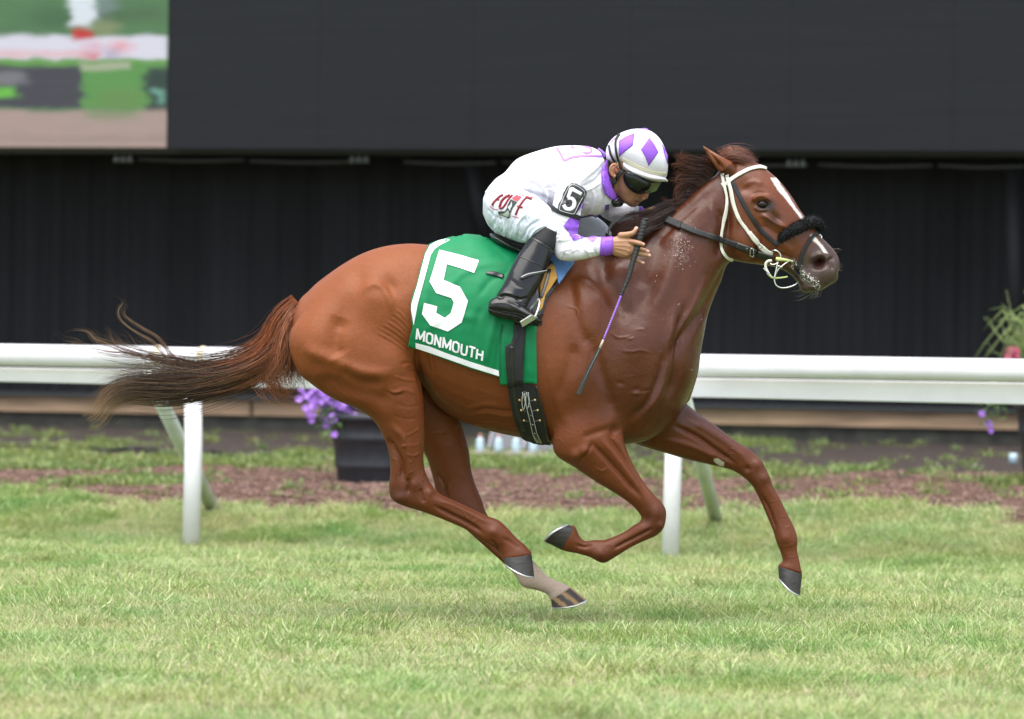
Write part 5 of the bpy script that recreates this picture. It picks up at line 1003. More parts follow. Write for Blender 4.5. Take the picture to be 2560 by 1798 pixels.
# reins
RB = HB
r1 = strap('rein', Aa([(95, 755), (200, 800), (330, 862)]), [17, 18, 17], RB, M['rubber'], bridle, .014, .005)
strap('rein', Aa([(325, 855), (450, 905), (600, 950), (800, 1012)]), [14, 14, 14, 14], RB, M['rubber'], bridle, .012, .004)
strap('rein', Aa([(780, 1010), (880, 1048), (960, 1080), (1070, 1112)]), [15, 16, 16, 14], RB, M['leather'], bridle, .014, .005)
strap('rein_keeper', Aa([(860, 1030), (855, 1065)]), 6, RB, M['leather'], bridle, .021, .003)
bar('buckle', [near(p[0], p[1], .023) for p in Aa([(905, 1038), (895, 1085), (878, 1080), (890, 1032), (905, 1038)])], .0016, M['steel'], bridle, 6, 3)
# ================================================================== RIDER
M['silk'] = mat('white_silks', (.72, .70, .77), .55, sheen=.1, bump=.9, bscale=13)
M['breech'] = mat('white_nylon_breeches', (.60, .64, .74), .45, sheen=.05, bump=.9, bscale=15)
M['purple'] = mat('purple_cloth', (.24, .075, .58), .55, var=.1, vscale=40, bump=.15, bscale=200)
M['lilac'] = mat('lilac_cloth', (.36, .17, .68), .55)
M['deep'] = mat('dark_purple_cloth', (.10, .03, .30), .6)
M['boot'] = mat('polished_black_boot', (.006, .006, .007), .17, coat=.1, bump=.05, bscale=40, spec=.35)
M['shell'] = mat('white_helmet_cover', (.70, .68, .76), .42, bump=.04, bscale=60)
M['creamband'] = mat('cream_elastic', (.66, .61, .46), .7, bump=.3, bscale=500)
M['lens'] = mat('dark_goggle_lens', (.005, .006, .005), .08, spec=.35); M['lens2'] = mat('green_goggle_lens', (.045, .062, .032), .1, spec=.5)
M['frame'] = mat('black_goggle_rubber', (.008, .008, .009), .4)
M['gold'] = mat('gold_buckle', (.75, .62, .3), .3, metal=.9); M['red'] = mat('red_print', (.5, .012, .03), .6); M['maroon'] = mat('dark_maroon_print', (.10, .012, .02), .6)
skin = bpy.data.materials.new('tanned_skin'); skin.use_nodes = True; nt = skin.node_tree; b = nt.nodes['Principled BSDF']; a = nt.nodes.new('ShaderNodeAttribute'); a.attribute_name = 'Col'
nt.links.new(a.outputs['Color'], b.inputs['Base Color']); b.inputs['Roughness'].default_value = .45; b.inputs['Subsurface Weight'].default_value = .12; b.inputs['Subsurface Radius'].default_value = (.01, .004, .002); b.inputs['Subsurface Scale'].default_value = .6
tc = nt.nodes.new('ShaderNodeTexCoord'); nz = nt.nodes.new('ShaderNodeTexNoise'); nz.inputs['Scale'].default_value = 420; nt.links.new(tc.outputs['Object'], nz.inputs[0]); bp = nt.nodes.new('ShaderNodeBump'); bp.inputs['Strength'].default_value = .18; bp.inputs['Distance'].default_value = .001; nt.links.new(nz.outputs[0], bp.inputs['Height']); nt.links.new(bp.outputs[0], b.inputs['Normal'])
rider = thing('person', 'jockey in white and purple silks crouching over the galloping chestnut horse, whip in hand', 'person', (0.1, 0, 0))
JT = [(1212, 480, 1262, 560, .09, 0), (1238, 448, 1300, 560, .135, 0), (1262, 431, 1335, 548, .15, 0), (1291, 399, 1375, 540, .158, 0), (1333, 381, 1412, 545, .168, 0), (1385, 367, 1452, 545, .178, 0), (1422, 364, 1486, 541, .182, 0), (1458, 365, 1512, 531, .165, 0), (1484, 370, 1532, 516, .115, 0), (1500, 380, 1538, 505, .066, 0), (1506, 390, 1540, 500, .05, 0)]
ARM = [(1418, 400, 1478, 440, .055, -.11), (1396, 455, 1466, 470, .064, -.165), (1384, 500, 1456, 512, .057, -.19), (1377, 535, 1450, 545, .050, -.205), (1375, 575, 1443, 580, .046, -.215), (1382, 620, 1444, 586, .045, -.22), (1396, 648, 1452, 590, .045, -.225), (1428, 653, 1464, 594, .042, -.23), (1464, 648, 1480, 594, .040, -.235), (1498, 639, 1500, 593, .034, -.24), (1508, 636, 1508, 594, .032, -.24)]
FARM = [(1462, 420, 1500, 460, .05, .13), (1478, 470, 1530, 480, .055, .17), (1490, 520, 1545, 505, .05, .185), (1510, 545, 1556, 508, .045, .18), (1550, 560, 1580, 512, .04, .12), (1585, 552, 1598, 516, .032, .06), (1602, 545, 1604, 518, .026, .04)]
def tub_(P, r): return P, r
hand = lambda px, py, Y: W(px, py, Y)
HP = lambda pts: [(1360+a/6.722, 500+b/6.722) for a, b in pts]
bodym = MB()
bodym.loft(JT[:8], 24, 4, grow=-.024); bodym.loft(ARM[2:], 18, 4, grow=-.013); bodym.loft(FARM, 16, 4, grow=-.007)
PEL = [(1208, 495, 1207, 535, .06, 0), (1222, 466, 1222, 566, .13, 0), (1245, 450, 1245, 586, .158, 0), (1285, 446, 1283, 600, .162, 0), (1325, 470, 1310, 604, .14, 0), (1350, 490, 1330, 600, .1, 0)]
LEG = [(1235, 470, 1235, 582, .07, -.09), (1285, 466, 1282, 601, .085, -.13), (1335, 488, 1312, 608, .078, -.175), (1372, 515, 1330, 600, .062, -.20), (1392, 545, 1340, 596, .052, -.215), (1400, 575, 1348, 600, .048, -.225)]
FLEG = [(1260, 470, 1260, 590, .07, .09), (1340, 480, 1330, 605, .085, .15), (1420, 505, 1400, 612, .078, .2), (1480, 535, 1455, 618, .066, .22), (1515, 560, 1490, 625, .055, .225), (1530, 585, 1510, 630, .045, .225)]
bodym.loft(PEL, 24, 4, grow=-.01); bodym.loft(LEG, 20, 4, grow=-.01); bodym.loft(FLEG, 20, 4, grow=-.01)
SHIN = [(1345, 578, 1398, 610, .045, -.225), (1320, 610, 1378, 640, .042, -.25), (1290, 660, 1350, 690, .038, -.275), (1262, 715, 1320, 735, .034, -.30), (1248, 750, 1305, 765, .033, -.315), (1240, 760, 1290, 785, .03, -.32)]
FSHIN = [(a+130, b_+5, c+130, d+5, e, -f) for a, b_, c, d, e, f in SHIN]
bodym.loft(SHIN, 18, 4, grow=-.006); bodym.loft(FSHIN, 18, 4, grow=-.006)
# head, neck
bodym.loft([(1480, 385, 1500, 490, .06, 0), (1505, 395, 1525, 488, .064, 0), (1525, 405, 1548, 492, .056, 0), (1545, 400, 1565, 490, .06, 0)], 22, 4)
bodym.loft([(1650, 400, 1530, 352, .075, 0), (1650, 440, 1524, 385, .079, 0), (1636, 462, 1520, 410, .077, 0), (1622, 480, 1522, 435, .073, 0), (1609, 494, 1530, 462, .064, 0), (1600, 504, 1540, 482, .054, 0), (1591, 514, 1550, 498, .042, 0), (1580, 519, 1562, 508, .028, 0)], 30, 5)
bodym.loft([(1640, 452, 1618, 462, .010, 0), (1630, 472, 1606, 474, .013, 0), (1622, 486, 1597, 482, .018, 0), (1620, 494, 1595, 488, .020, 0), (1614, 499, 1595, 492, .016, 0)], 16, 4)   # nose
bodym.ell(W(1607, 497, -.014), (.009, .008, .008)); bodym.ell(W(1607, 497, .014), (.009, .008, .008))
bodym.loft([(1607, 500, 1590, 494, .020, 0), (1605, 504, 1588, 501, .024, 0), (1599, 506, 1586, 504, .022, 0)], 16, 4)   # lips
bodym.loft([(1599, 508, 1584, 505, .022, 0), (1595, 513, 1580, 511, .022, 0), (1588, 519, 1572, 515, .02, 0)], 16, 4)
# ear
ec = W(1538, 427, -.078)
# near hand: palm, five fingers
bodym.loft([(1526, 594, 1526, 634, .024, -.24), (1540, 591, 1537, 640, .022, -.243), (1556, 587, 1552, 644, .020, -.246), (1572, 592, 1566, 644, .018, -.248), (1583, 603, 1574, 641, .016, -.248), (1590, 612, 1582, 638, .013, -.247)], 20, 4)
def finger(P, Y, r):
    pts = np.array([W(p[0], p[1], y_) for p, y_ in zip(HP(P), Y)]); bodym.tube(pts, r, 10, 5); bodym.ell(pts[-1], (r[-1]*1.05,)*3, n=8, k=10); bodym.ell(pts[0], (r[0],)*3, n=8, k=10)
finger([(1290, 600), (1400, 585), (1490, 560), (1530, 520), (1552, 480)], [-.25, -.258, -.262, -.262, -.26], [.014, .0125, .011, .0095, .0085])              # thumb
finger([(1400, 690), (1500, 705), (1590, 725), (1650, 745), (1665, 750)], [-.252, -.262, -.276, -.276, -.268], [.011, .0105, .0098, .0092, .0085])               # index, over the whip
finger([(1400, 770), (1500, 800), (1600, 825), (1690, 845), (1745, 865)], [-.248, -.246, -.238, -.234, -.232], [.0105, .010, .0092, .0086, .0078])
finger([(1390, 860), (1500, 895), (1600, 910), (1700, 925), (1770, 932)], [-.246, -.242, -.236, -.232, -.23], [.0105, .0098, .0090, .0084, .0078])
finger([(1350, 930), (1430, 965), (1520, 1000), (1600, 1035), (1665, 1055)], [-.242, -.238, -.234, -.23, -.228], [.0098, .0088, .0082, .0076, .007])
# far hand closed on the rein
bodym.loft([(1598, 545, 1600, 520, .02, .05), (1615, 545, 1618, 523, .024, .03), (1632, 543, 1636, 519, .026, .015), (1646, 540, 1650, 523, .022, .01)], 16, 4)
for i_, (fx, fy) in enumerate(((1622, 524), (1632, 521), (1642, 524), (1650, 530))):
    pts = np.array([W(fx-4, fy+3, .02-i_*.002), W(fx+3, fy, -.012), W(fx+7, fy+7, -.028), W(fx+4, fy+15, -.024)]); bodym.tube(pts, [.0095, .009, .0085, .0075], 9, 4); bodym.ell(pts[-1], (.0075,)*3, n=6, k=8); bodym.ell(pts[0], (.0095,)*3, n=6, k=8)
pts = np.array([W(1618, 528, -.005), W(1626, 534, -.03), W(1636, 538, -.036)]); bodym.tube(pts, [.011, .010, .0085], 9, 4); bodym.ell(pts[-1], (.0085,)*3, n=6, k=8)
V, F, E = fused(bodym, .0027, 4, .5)
fops = [('r',[(1582,505),(1590,505),(1600,507),(1606,506)],1.3,-.0045),('b',1600,494,2.2,1.6,20,-.004),('r',[(1593,482),(1592,490),(1597,497)],1.5,-.003),('r',[(1597,509),(1590,511),(1584,509)],2,-.002),('r',[(1604,495),(1600,487),(1603,481)],2,-.003),('r',[(1598,492),(1588,498),(1582,505)],2.2,-.002),('b',1583,470,12,9,30,.003),('b',1570,492,9,12,20,-.002),
 ('b',1603,469,8,6,20,-.003),('b',1618,452,7,4,20,.003),('r',[(1560,512),(1550,500),(1545,485)],4,.002)]
for a_, b_ in (((1160, 700), (1440, 690)), ((1160, 760), (1430, 770)), ((1170, 800), (1420, 850)), ((1180, 860), (1390, 930))):
    p0, p1 = HP([a_, b_]); fops.append(('r', [p0, ((p0[0]+p1[0])/2, (p0[1]+p1[1])/2), p1], 1.5, .0016))
for k_ in ((1440, 700), (1430, 785), (1420, 865), (1390, 930)): p0 = HP([k_])[0]; fops.append(('b', p0[0], p0[1], 4, 3.5, 0, .0025))
V = sculpt(V, F, fops)
for it_ in range(1): pass
x, y = PX(V); C = np.ones((len(V), 3))*np.array([.30, .145, .08])
def cmix(c, m):
    global C
    C = C*(1-m[:, None])+np.array(c)*m[:, None]
cmix((.38, .19, .11), .6*np.exp(-(((x-1585)/22)**2+((y-468)/14)**2)))
cmix((.44, .15, .105), .7*np.exp(-(((x-1614)/9)**2+((y-490)/9)**2))); cmix((.30, .07, .055), .8*np.exp(-(dpoly(x, y, [(1590, 504), (1605, 505)])[0]/2.6)**2)); cmix((.06, .02, .018), .9*np.exp(-(dpoly(x, y, [(1584, 505.5), (1604, 506.5)])[0]/1.1)**2)); cmix((.07, .025, .02), .8*np.exp(-(dpoly(x, y, [(1599, 494), (1602, 495)])[0]/1.6)**2))
cmix((.14, .085, .06), .55*(fbm(x/1.6, y/1.6, 2, 3) > .42)*np.exp(-(((x-1580)/17)**2+((y-510)/8)**2)**2)); cmix((.16, .09, .065), .5*np.exp(-(dpoly(x, y, [(1592, 500), (1600, 497)])[0]/2.5)**2))
hm = (x > 1520) & (y > 560) & (y < 665); C[hm] = np.array([.35, .175, .095])
nails = [(1552, 470), (1745, 862), (1775, 932), (1663, 1055), (1680, 738)]
kn = np.zeros(len(x))
for q_ in nails: p0 = HP([q_])[0]; kn = np.maximum(kn, np.exp(-(((x-p0[0])/4.5)**2+((y-p0[1])/3.2)**2)**2))
cmix((.70, .42, .36), kn)
bo = obj('body', V, F, skin, rider); vcol(bo, C); JB = bvh(V, F)
# ear: rim, bowl and lobe
em = MB(); Pe = np.array([W(*p) for p in ((1536, 443, -.082), (1528, 436, -.09), (1525, 425, -.096), (1528, 416, -.098), (1534, 411, -.094), (1542, 412, -.088), (1546, 420, -.082))])
em.tube(Pe, [.0045, .005, .0048, .0048, .0048, .0045, .004], 8, 5); em.ell(W(1536, 440, -.082), (.007, .006, .008)); em.ell(W(1535, 426, -.078), (.0125, .008, .016)); em.ell(W(1541, 428, -.084), (.005, .006, .008)); em.tube([W(1533, 436, -.088), W(1531, 426, -.091), W(1536, 418, -.089)], .0032, 6, 4)
V, F, E = fused(em, .0014, 3); eo = obj('ear', V, F, skin, rider); xe, ye = PX(V); Ce = np.ones((len(V), 3))*np.array([.42, .19, .11]); ke = np.exp(-(((xe-1539)/5)**2+((ye-427)/8)**2)**2)[:, None]; Ce = Ce*(1-ke)+np.array([.28, .08, .05])*ke; vcol(eo, Ce)
# ---- silks
sm = MB(); sm.loft(JT, 36, 5); sm.loft(ARM, 26, 5); sm.loft(FARM, 20, 4)
V, F, E = fused(sm, .0038, 5)
wr = [('r',[(1365,520),(1372,480),(1368,440)],5,.005),('r',[(1385,525),(1350,470),(1300,455),(1260,470)],5,-.006),('r',[(1375,500),(1340,450),(1290,430)],6,.005),('r',[(1420,520),(1400,470),(1410,420)],7,-.007),('r',[(1440,460),(1480,430),(1512,395)],6,.006),('r',[(1450,470),(1490,450),(1508,425)],5,-.006),('r',[(1455,480),(1480,470),(1503,455)],3,.004),
 ('r',[(1470,535),(1485,500),(1480,470)],5,.005),('r',[(1500,535),(1512,500),(1505,470)],5,-.005),('r',[(1285,480),(1310,520),(1350,540)],5,.004),('r',[(1290,460),(1330,490),(1370,520)],4,.004),('r',[(1425,590),(1440,605),(1455,600)],4,-.005),('r',[(1392,600),(1415,600),(1440,592)],5,.004),('r',[(1395,560),(1415,575),(1442,580)],4,-.004),
 ('r',[(1400,630),(1430,620),(1460,605)],6,.003),('r',[(1465,600),(1468,625),(1478,645)],3,.005),('r',[(1478,600),(1484,620),(1492,640)],3,-.004),('r',[(1489,600),(1491,620),(1496,636)],3,.005),('r',[(1310,400),(1330,450),(1325,500)],10,-.005),('r',[(1360,385),(1375,420),(1370,470)],10,.005),('r',[(1415,440),(1425,480),(1440,500)],5,.004),
 ('r',[(1270,450),(1300,470),(1330,470)],6,.004),('r',[(1245,480),(1275,475),(1300,490)],4,-.004),('r',[(1430,400),(1440,425),(1432,445)],8,.004)]
g = np.random.default_rng(9)
for k in range(46):                                 # small creases that run with the limbs and across the back
    if k < 24: x0, y0 = g.uniform(1290, 1450), g.uniform(395, 500); a = g.normal(.9, .35)
    else: x0, y0 = g.uniform(1385, 1480), g.uniform(520, 640); a = g.normal(1.2, .5)
    L_ = g.uniform(14, 42); dx, dy = math.cos(a)*L_, math.sin(a)*L_; b_ = g.normal(0, 4); wr.append(('r', [(x0, y0), (x0+dx*.5+b_, y0+dy*.5-b_), (x0+dx, y0+dy)], g.uniform(1.8, 3.4), g.uniform(.0018, .004)*g.choice([-1, 1])))
wr += [('r',[(1284,462),(1318,478),(1350,490),(1378,503)],5,-.011),('r',[(1290,450),(1330,464),(1372,490)],5,.005)]
V = sculpt(V, F, [w_ if w_[0] == 'b' else (w_[0], w_[1], w_[2]*.8, w_[3]*1.5) for w_ in wr]); silk = obj('silks', V, F, M['silk'], rider); SK = bvh(V, F)
def sp(name, poly, m, tree=None, off=.0034, res=4): return patch(name, poly, tree or SK, m, silk, off, 0, res)
for P_ in ([(1428, 539), (1440, 543), (1448, 547), (1447, 564), (1443, 586), (1430, 583), (1419, 580), (1409, 564)], [(1421, 582), (1443, 589), (1464, 594), (1448, 598), (1434, 603)], [(1466, 595), (1479, 590), (1497, 591), (1488, 601), (1479, 606)], [(1447, 505), (1454, 494), (1461, 492), (1458, 520), (1443, 528)]):
    sp('diamond_patch', P_, M['purple'] if P_[0][0] < 1440 else M['lilac'])
sp('diamond_patch', [(1513, 512), (1523, 510), (1521, 528), (1511, 532)], M['deep']); 
for P_, w_ in (([(1392, 370), (1403, 388), (1411, 401), (1426, 395), (1450, 391), (1480, 390), (1513, 391)], 6), ([(1461, 367), (1472, 369), (1479, 375), (1476, 381), (1466, 383), (1456, 381)], 4.5), ([(1495, 372), (1504, 378), (1513, 387)], 6), ([(1428, 367), (1436, 371)], 5)):
    strap('back_emblem', P_, w_, SK, M['lilac'], silk, .001, .0012, 4, 4)
strap('hem', [(1450, 545), (1465, 541), (1480, 538), (1490, 543), (1500, 537)], 3, SK, M['deep'], silk, .001, .001, 3, 4)
strap('sleeve_seam', [(1450, 466), (1470, 470), (1490, 462), (1505, 452)], 1, SK, M['breech'], silk, .0006, .0006, 2, 5)
# cuff, collar
c_ = MB().loft([(1499, 641, 1501, 590, .037, -.24), (1504, 641, 1505, 592, .038, -.24), (1516, 640, 1516, 592, .036, -.24), (1527, 638, 1528, 591, .0355, -.24), (1531, 637, 1532, 591, .034, -.24)], 24, 4); V, F, E = fused(c_, .003, 3)
V = sculpt(V, F, [('r',[(1508,592),(1506,615),(1510,640)],2,-.002),('r',[(1518,592),(1516,615),(1518,640)],2,-.002),('r',[(1512,600),(1520,602),(1530,600)],2,.002)]); obj('cuff', V, F, M['purple'], rider)
MB().loft([(1596, 552, 1598, 516, .034, .05), (1601, 549, 1603, 516, .034, .045), (1606, 547, 1607, 517, .03, .04)], 20, 3).build('cuff', M['purple'], rider)
c_ = MB().loft([(1499, 388, 1518, 500, .06, 0), (1510, 392, 1535, 498, .072, 0), (1514, 400, 1548, 496, .066, 0), (1516, 405, 1552, 492, .06, 0)], 30, 4); V, F, E = fused(c_, .003, 3)
CP_ = [(1519, 401), (1510, 408), (1504.5, 417.5), (1503, 440), (1504, 461), (1511, 483), (1524, 497), (1541, 500), (1536, 490), (1525, 470), (1517, 441), (1515, 415)]
col_ = patch('collar', CP_, Near(SK, JB), M['purple'], rider, .006, .006, 3, fn=lambda V, A: V+np.array([0, -1, 0])*(.0025*np.sin(dpoly(A[:, 0], A[:, 1], [(1510, 408), (1507, 450), (1530, 495)])[0]*.9)[:, None]))
# number armband
ab = strap('armband', [(1379, 517), (1392, 527), (1410, 534), (1432, 540), (1451, 546)], 11, SK, M['elastic'], rider, .004, .003)
Bb = lambda pts: [(1150+a/3.8267, 300+b/3.8267) for a, b in pts]
np_ = patch('number_plate', Bb([(1062, 612), (1090, 612), (1150, 640), (1198, 682), (1190, 730), (1150, 800), (1110, 890), (1090, 908), (1030, 900), (960, 878), (942, 860), (945, 820), (990, 720), (1030, 640)]), SK, M['leather'], rider, .008, .003, 5)
pv = np.array([v.co for v in np_.data.vertices])+BASE[rider.name]; PB = bvh(pv+np.array([0, -.003, 0]), [tuple(p.vertices) for p in np_.data.polygons])
strap('plate_edge', Bb([(1066, 620), (1090, 620), (1146, 648), (1188, 686), (1180, 730), (1140, 800), (1100, 885), (1080, 900), (1030, 890), (960, 868), (952, 850), (960, 815), (1000, 725), (1038, 650), (1066, 620)]), 1.2, PB, M['edge'], np_, .001, .0008, 2, 4)
strap('number_five', Bb([(1162, 712), (1110, 684), (1068, 664), (1050, 700), (1034, 745)]), [8, 8.5, 9, 8, 7.5], PB, M['white_cloth'], np_, .0015, .001, 4, 3)
strap('number_five', Bb([(1030, 752), (1070, 752), (1092, 785), (1085, 830), (1050, 855), (1012, 848), (992, 815)]), [7, 8.5, 9.5, 9.5, 9, 8.5, 8], PB, M['white_cloth'], np_, .0022, .001, 4, 3)
# ---- breeches
bm = MB(); bm.loft(PEL, 36, 5); bm.loft(LEG, 30, 5); bm.loft(FLEG, 26, 4); V, F, E = fused(bm, .004, 6)
wr = [('r',[(1286,470),(1320,486),(1350,498),(1390,516)],4,-.006),('r',[(1230,560),(1240,530),(1235,500)],4,.004),('r',[(1265,590),(1262,560),(1270,530)],4,.005),('r',[(1250,585),(1245,560),(1252,535)],4,-.004),('r',[(1290,595),(1295,560),(1320,530)],4,.005),('r',[(1305,600),(1320,570),(1350,550)],4,-.005),('r',[(1320,600),(1340,575),(1372,560)],3,.005),('r',[(1250,470),(1290,478),(1340,500)],6,.004),
      ('r',[(1215,520),(1235,540),(1262,550)],4,-.003),('r',[(1278,520),(1282,560),(1285,595)],4,.003),('r',[(1330,520),(1345,535),(1370,545)],3,-.003),('r',[(1460,600),(1480,590),(1510,588)],3,.004)]
g = np.random.default_rng(19)
for k in range(34):
    x0, y0 = g.uniform(1222, 1350), g.uniform(535, 590); a = g.normal(1.9, .3); L_ = g.uniform(16, 40); dx, dy = math.cos(a)*L_, math.sin(a)*L_
    wr.append(('r', [(x0, y0), (x0+dx*.5+g.normal(0, 2), y0+dy*.5), (x0+dx, y0+dy)], g.uniform(1.6, 2.8), g.uniform(.0014, .003)*g.choice([-1, 1])))
V = sculpt(V, F, [w_ if w_[0] == 'b' else (w_[0], w_[1], w_[2]*.8, w_[3]*1.5) for w_ in wr]); br_ = obj('breeches', V, F, M['breech'], rider); BB = bvh(V, F)
L16 = lambda pts: [(1210+a/16.4, 470+b/16.4) for a, b in pts]
def dec(pts, w_, m, off=.0014): strap('leg_print', L16(pts), w_, BB, m, br_, off, .0005, 3, 2.5)
for pts, w_ in (([(790, 298), (700, 315), (560, 430), (430, 570), (330, 715)], 4.2), ([(520, 468), (635, 490)], 3.4), ([(1070, 290), (900, 370), (740, 520), (665, 700), (640, 800)], 4.8), ([(640, 810), (700, 850), (800, 780), (900, 640), (1010, 460), (1175, 285)], 3.4),
                ([(1965, 455), (1850, 430), (1750, 400), (1620, 520), (1500, 690), (1400, 860), (1340, 1000), (1300, 1110)], 3.8), ([(1370, 730), (1480, 790), (1590, 795)], 3.4)):
    dec(pts, w_+1.6, M['red']); dec(pts, w_-.9, M['maroon'], .0024)
dec([(245, 740), (400, 870), (520, 885), (580, 920)], 1.5, M['red']); dec([(1150, 1150), (1300, 1190), (1450, 1240)], 1.5, M['red'])
dec([(1400, 245), (1600, 310), (1800, 350), (2050, 410)], 1.3, M['red'])
M['white_print'] = mat('pale_print', (.5, .52, .5), .6)
patch('leg_print', L16([(1090, 430), (1280, 530), (1400, 570), (1215, 810), (1110, 1060), (1100, 1210), (1000, 1320), (915, 1220), (820, 1195), (620, 1120), (560, 1030), (565, 955), (660, 940), (840, 945), (915, 850), (965, 680)]), BB, M['white_print'], br_, .0012, 0, 3)
patch('leg_print', L16([(1100, 460), (1260, 545), (1370, 580), (1200, 800), (1090, 1050), (1080, 1200), (1000, 1290), (930, 1210), (830, 1180), (640, 1110), (580, 1030), (585, 970), (660, 955), (850, 960), (930, 850), (980, 680)]), BB, mat('charcoal_print', (.03, .032, .036), .6), br_, .0020, 0, 3)
patch('leg_print', L16([(1330, 285), (1560, 370), (1390, 550), (1270, 530), (1140, 430)]), BB, mat('rose_print', (.62, .05, .07), .6), br_, .0026, 0, 3)
patch('leg_print', L16([(900, 1000), (990, 900), (1055, 1050), (1035, 1150), (950, 1190), (830, 1140), (660, 1085), (650, 1062), (780, 1070)]), BB, mat('sage_print', (.22, .27, .22), .6), br_, .0028, 0, 3)
patch('leg_print', L16([(1140, 560), (1160, 640), (1150, 750), (1090, 850), (1085, 950), (1020, 860), (975, 790), (1090, 680)]), BB, M['white_print'], br_, .0028, 0, 3)
# ---- boots and knee guards
def boot(dx, dy, sgn):
    t = MB(); S = lambda L: [(a+dx, b_+dy, c+dx, d+dy, e, f*sgn) for a, b_, c, d, e, f in L]
    t.loft(S([(1328, 590, 1384, 622, .054, -.235), (1313, 610, 1379, 643, .053, -.245), (1294, 639, 1369, 668, .050, -.262), (1274, 678, 1354, 705, .046, -.285), (1258, 712, 1337, 733, .041, -.305), (1243, 735, 1325, 752, .038, -.318), (1240, 752, 1318, 768, .037, -.325)]), 30, 5)
    t.loft(S([(1221, 762, 1220, 775, .028, -.33), (1226, 750, 1223, 783, .036, -.33), (1243, 742, 1240, 790, .041, -.33), (1272, 744, 1268, 796, .042, -.33), (1300, 757, 1298, 801, .043, -.332), (1324, 773, 1320, 810, .042, -.335), (1344, 786, 1343, 815, .036, -.338), (1355, 796, 1355, 810, .02, -.34)]), 26, 4)
    V, F, E = fused(t, .0032, 5)
    if sgn > 0:
        V = sculpt(V, F, [('r',[(1245,748),(1262,740),(1285,745),(1305,752)],4,-.005),('r',[(1240,740),(1260,733),(1280,736)],3,.004),('r',[(1262,752),(1285,758),(1300,768)],3,.004),('r',[(1285,742),(1300,748),(1318,745)],3,-.004),('r',[(1226,760),(1260,758),(1290,770),(1330,795)],3,.002),
            ('r',[(1300,600),(1290,640),(1270,700)],14,.003),('r',[(1280,700),(1295,715),(1320,720)],4,-.002),('r',[(1222,772),(1260,778),(1300,785),(1340,802)],1.6,-.003)])
    o = obj('boot', V, F, M['boot'], rider); tb = bvh(V, F)
    if sgn > 0:
        strap('boot_seam', [(1296, 640), (1320, 650), (1350, 663), (1366, 673)], 1.6, tb, M['leather'], o, .001, .0015, 3, 4); strap('boot_seam', [(1328, 594), (1345, 605), (1368, 618), (1380, 624)], 2.4, tb, M['leather'], o, .001, .0015, 3, 4)
        patch('sole', [(1221, 770), (1235, 777), (1262, 783), (1290, 788), (1318, 800), (1340, 812), (1356, 806), (1352, 815), (1320, 812), (1296, 803), (1268, 798), (1240, 791), (1224, 784)], tb, M['rubber'], o, .0015, .002, 4)
    return o, tb
b_near, BT = boot(0, 0, 1); boot(130, 6, -1)
kg = MB().loft([(1352, 562, 1398, 585, .052, -.222), (1343, 575, 1394, 598, .054, -.226), (1333, 590, 1390, 616, .054, -.232), (1328, 600, 1384, 626, .05, -.236)], 26, 4); kg.build('knee_guard', M['elastic'], rider)
kg = MB().loft([(1505, 575, 1535, 598, .05, .225), (1490, 590, 1520, 612, .05, .228), (1470, 600, 1510, 630, .05, .235)], 20, 4); kg.build('knee_guard', M['elastic'], rider)
# ---- helmet
hm_ = MB().loft([(1514, 384, 1515, 392, .025, 0), (1517, 368, 1519, 404, .055, 0), (1527, 351, 1530, 412, .082, 0), (1545, 336, 1548, 414, .097, 0), (1572, 325, 1572, 430, .106, 0), (1600, 322, 1603, 449, .107, 0), (1627, 328, 1632, 451, .101, 0), (1648, 345, 1652, 451, .086, 0), (1661, 368, 1662, 447, .066, 0), (1668, 394, 1667, 440, .042, 0), (1670, 410, 1669, 430, .02, 0)], 40, 6)
hm_.loft([(1556, 400, 1558, 428, .095, 0), (1572, 412, 1572, 437, .102, 0), (1590, 420, 1590, 445, .104, 0), (1620, 432, 1620, 454, .095, 0), (1645, 438, 1645, 455, .075, 0), (1661, 444, 1660, 454, .05, 0), (1670, 452, 1669, 456, .03, 0)], 30, 5)
V, F, E = fused(hm_, .0035, 4); V = sculpt(V, F, [('r',[(1563,420),(1590,434),(1620,446),(1650,448),(1665,450)],2.4,.003),('r',[(1586,412),(1587,380),(1590,345)],1.2,-.0012),('r',[(1651,430),(1655,400),(1652,370)],1.2,-.0012)], side=-1)
helm = obj('helmet', V, F, M['shell'], rider); HE = bvh(V, F)
Hh = lambda pts: [(1480+a/6.72, 300+b/6.72) for a, b in pts]
for P_ in ([(455, 350), (580, 275), (715, 222), (700, 330), (685, 430), (570, 515), (455, 622), (448, 480)], [(960, 297), (1045, 410), (1113, 540), (1035, 655), (950, 775), (895, 620), (822, 492), (890, 400)], [(1172, 405), (1225, 490), (1272, 600), (1273, 680), (1264, 745), (1240, 640), (1208, 555)], [(395, 290), (350, 330), (312, 400), (330, 385), (385, 320)]):
    patch('diamond_patch', Hh(P_), HE, M['purple'] if P_[0][0] != 395 else M['lilac'], helm, .0014, .0006, 4)
strap('elastic_band', Hh([(505, 660), (600, 700), (700, 752), (800, 798), (900, 840), (1000, 872), (1100, 897), (1180, 908), (1238, 908)]), [9, 9, 9.5, 9.5, 9.5, 9.5, 9.5, 9, 8], HE, M['creamband'], helm, .0015, .0015, 4, 4)
MB().ell(W(1611, 324, 0), (.0165, .0165, .006)).build('button', M['purple'], helm)
for P_, w_ in ((Hh([(530, 880), (475, 760), (425, 620), (402, 480), (405, 350), (465, 238)]), 5), (Hh([(560, 870), (480, 800), (380, 690), (320, 580), (290, 430)]), 4.2)): strap('goggle_strap', P_, w_, Near(HE, JB), M['elastic'], helm, .003, .002, 4, 4)
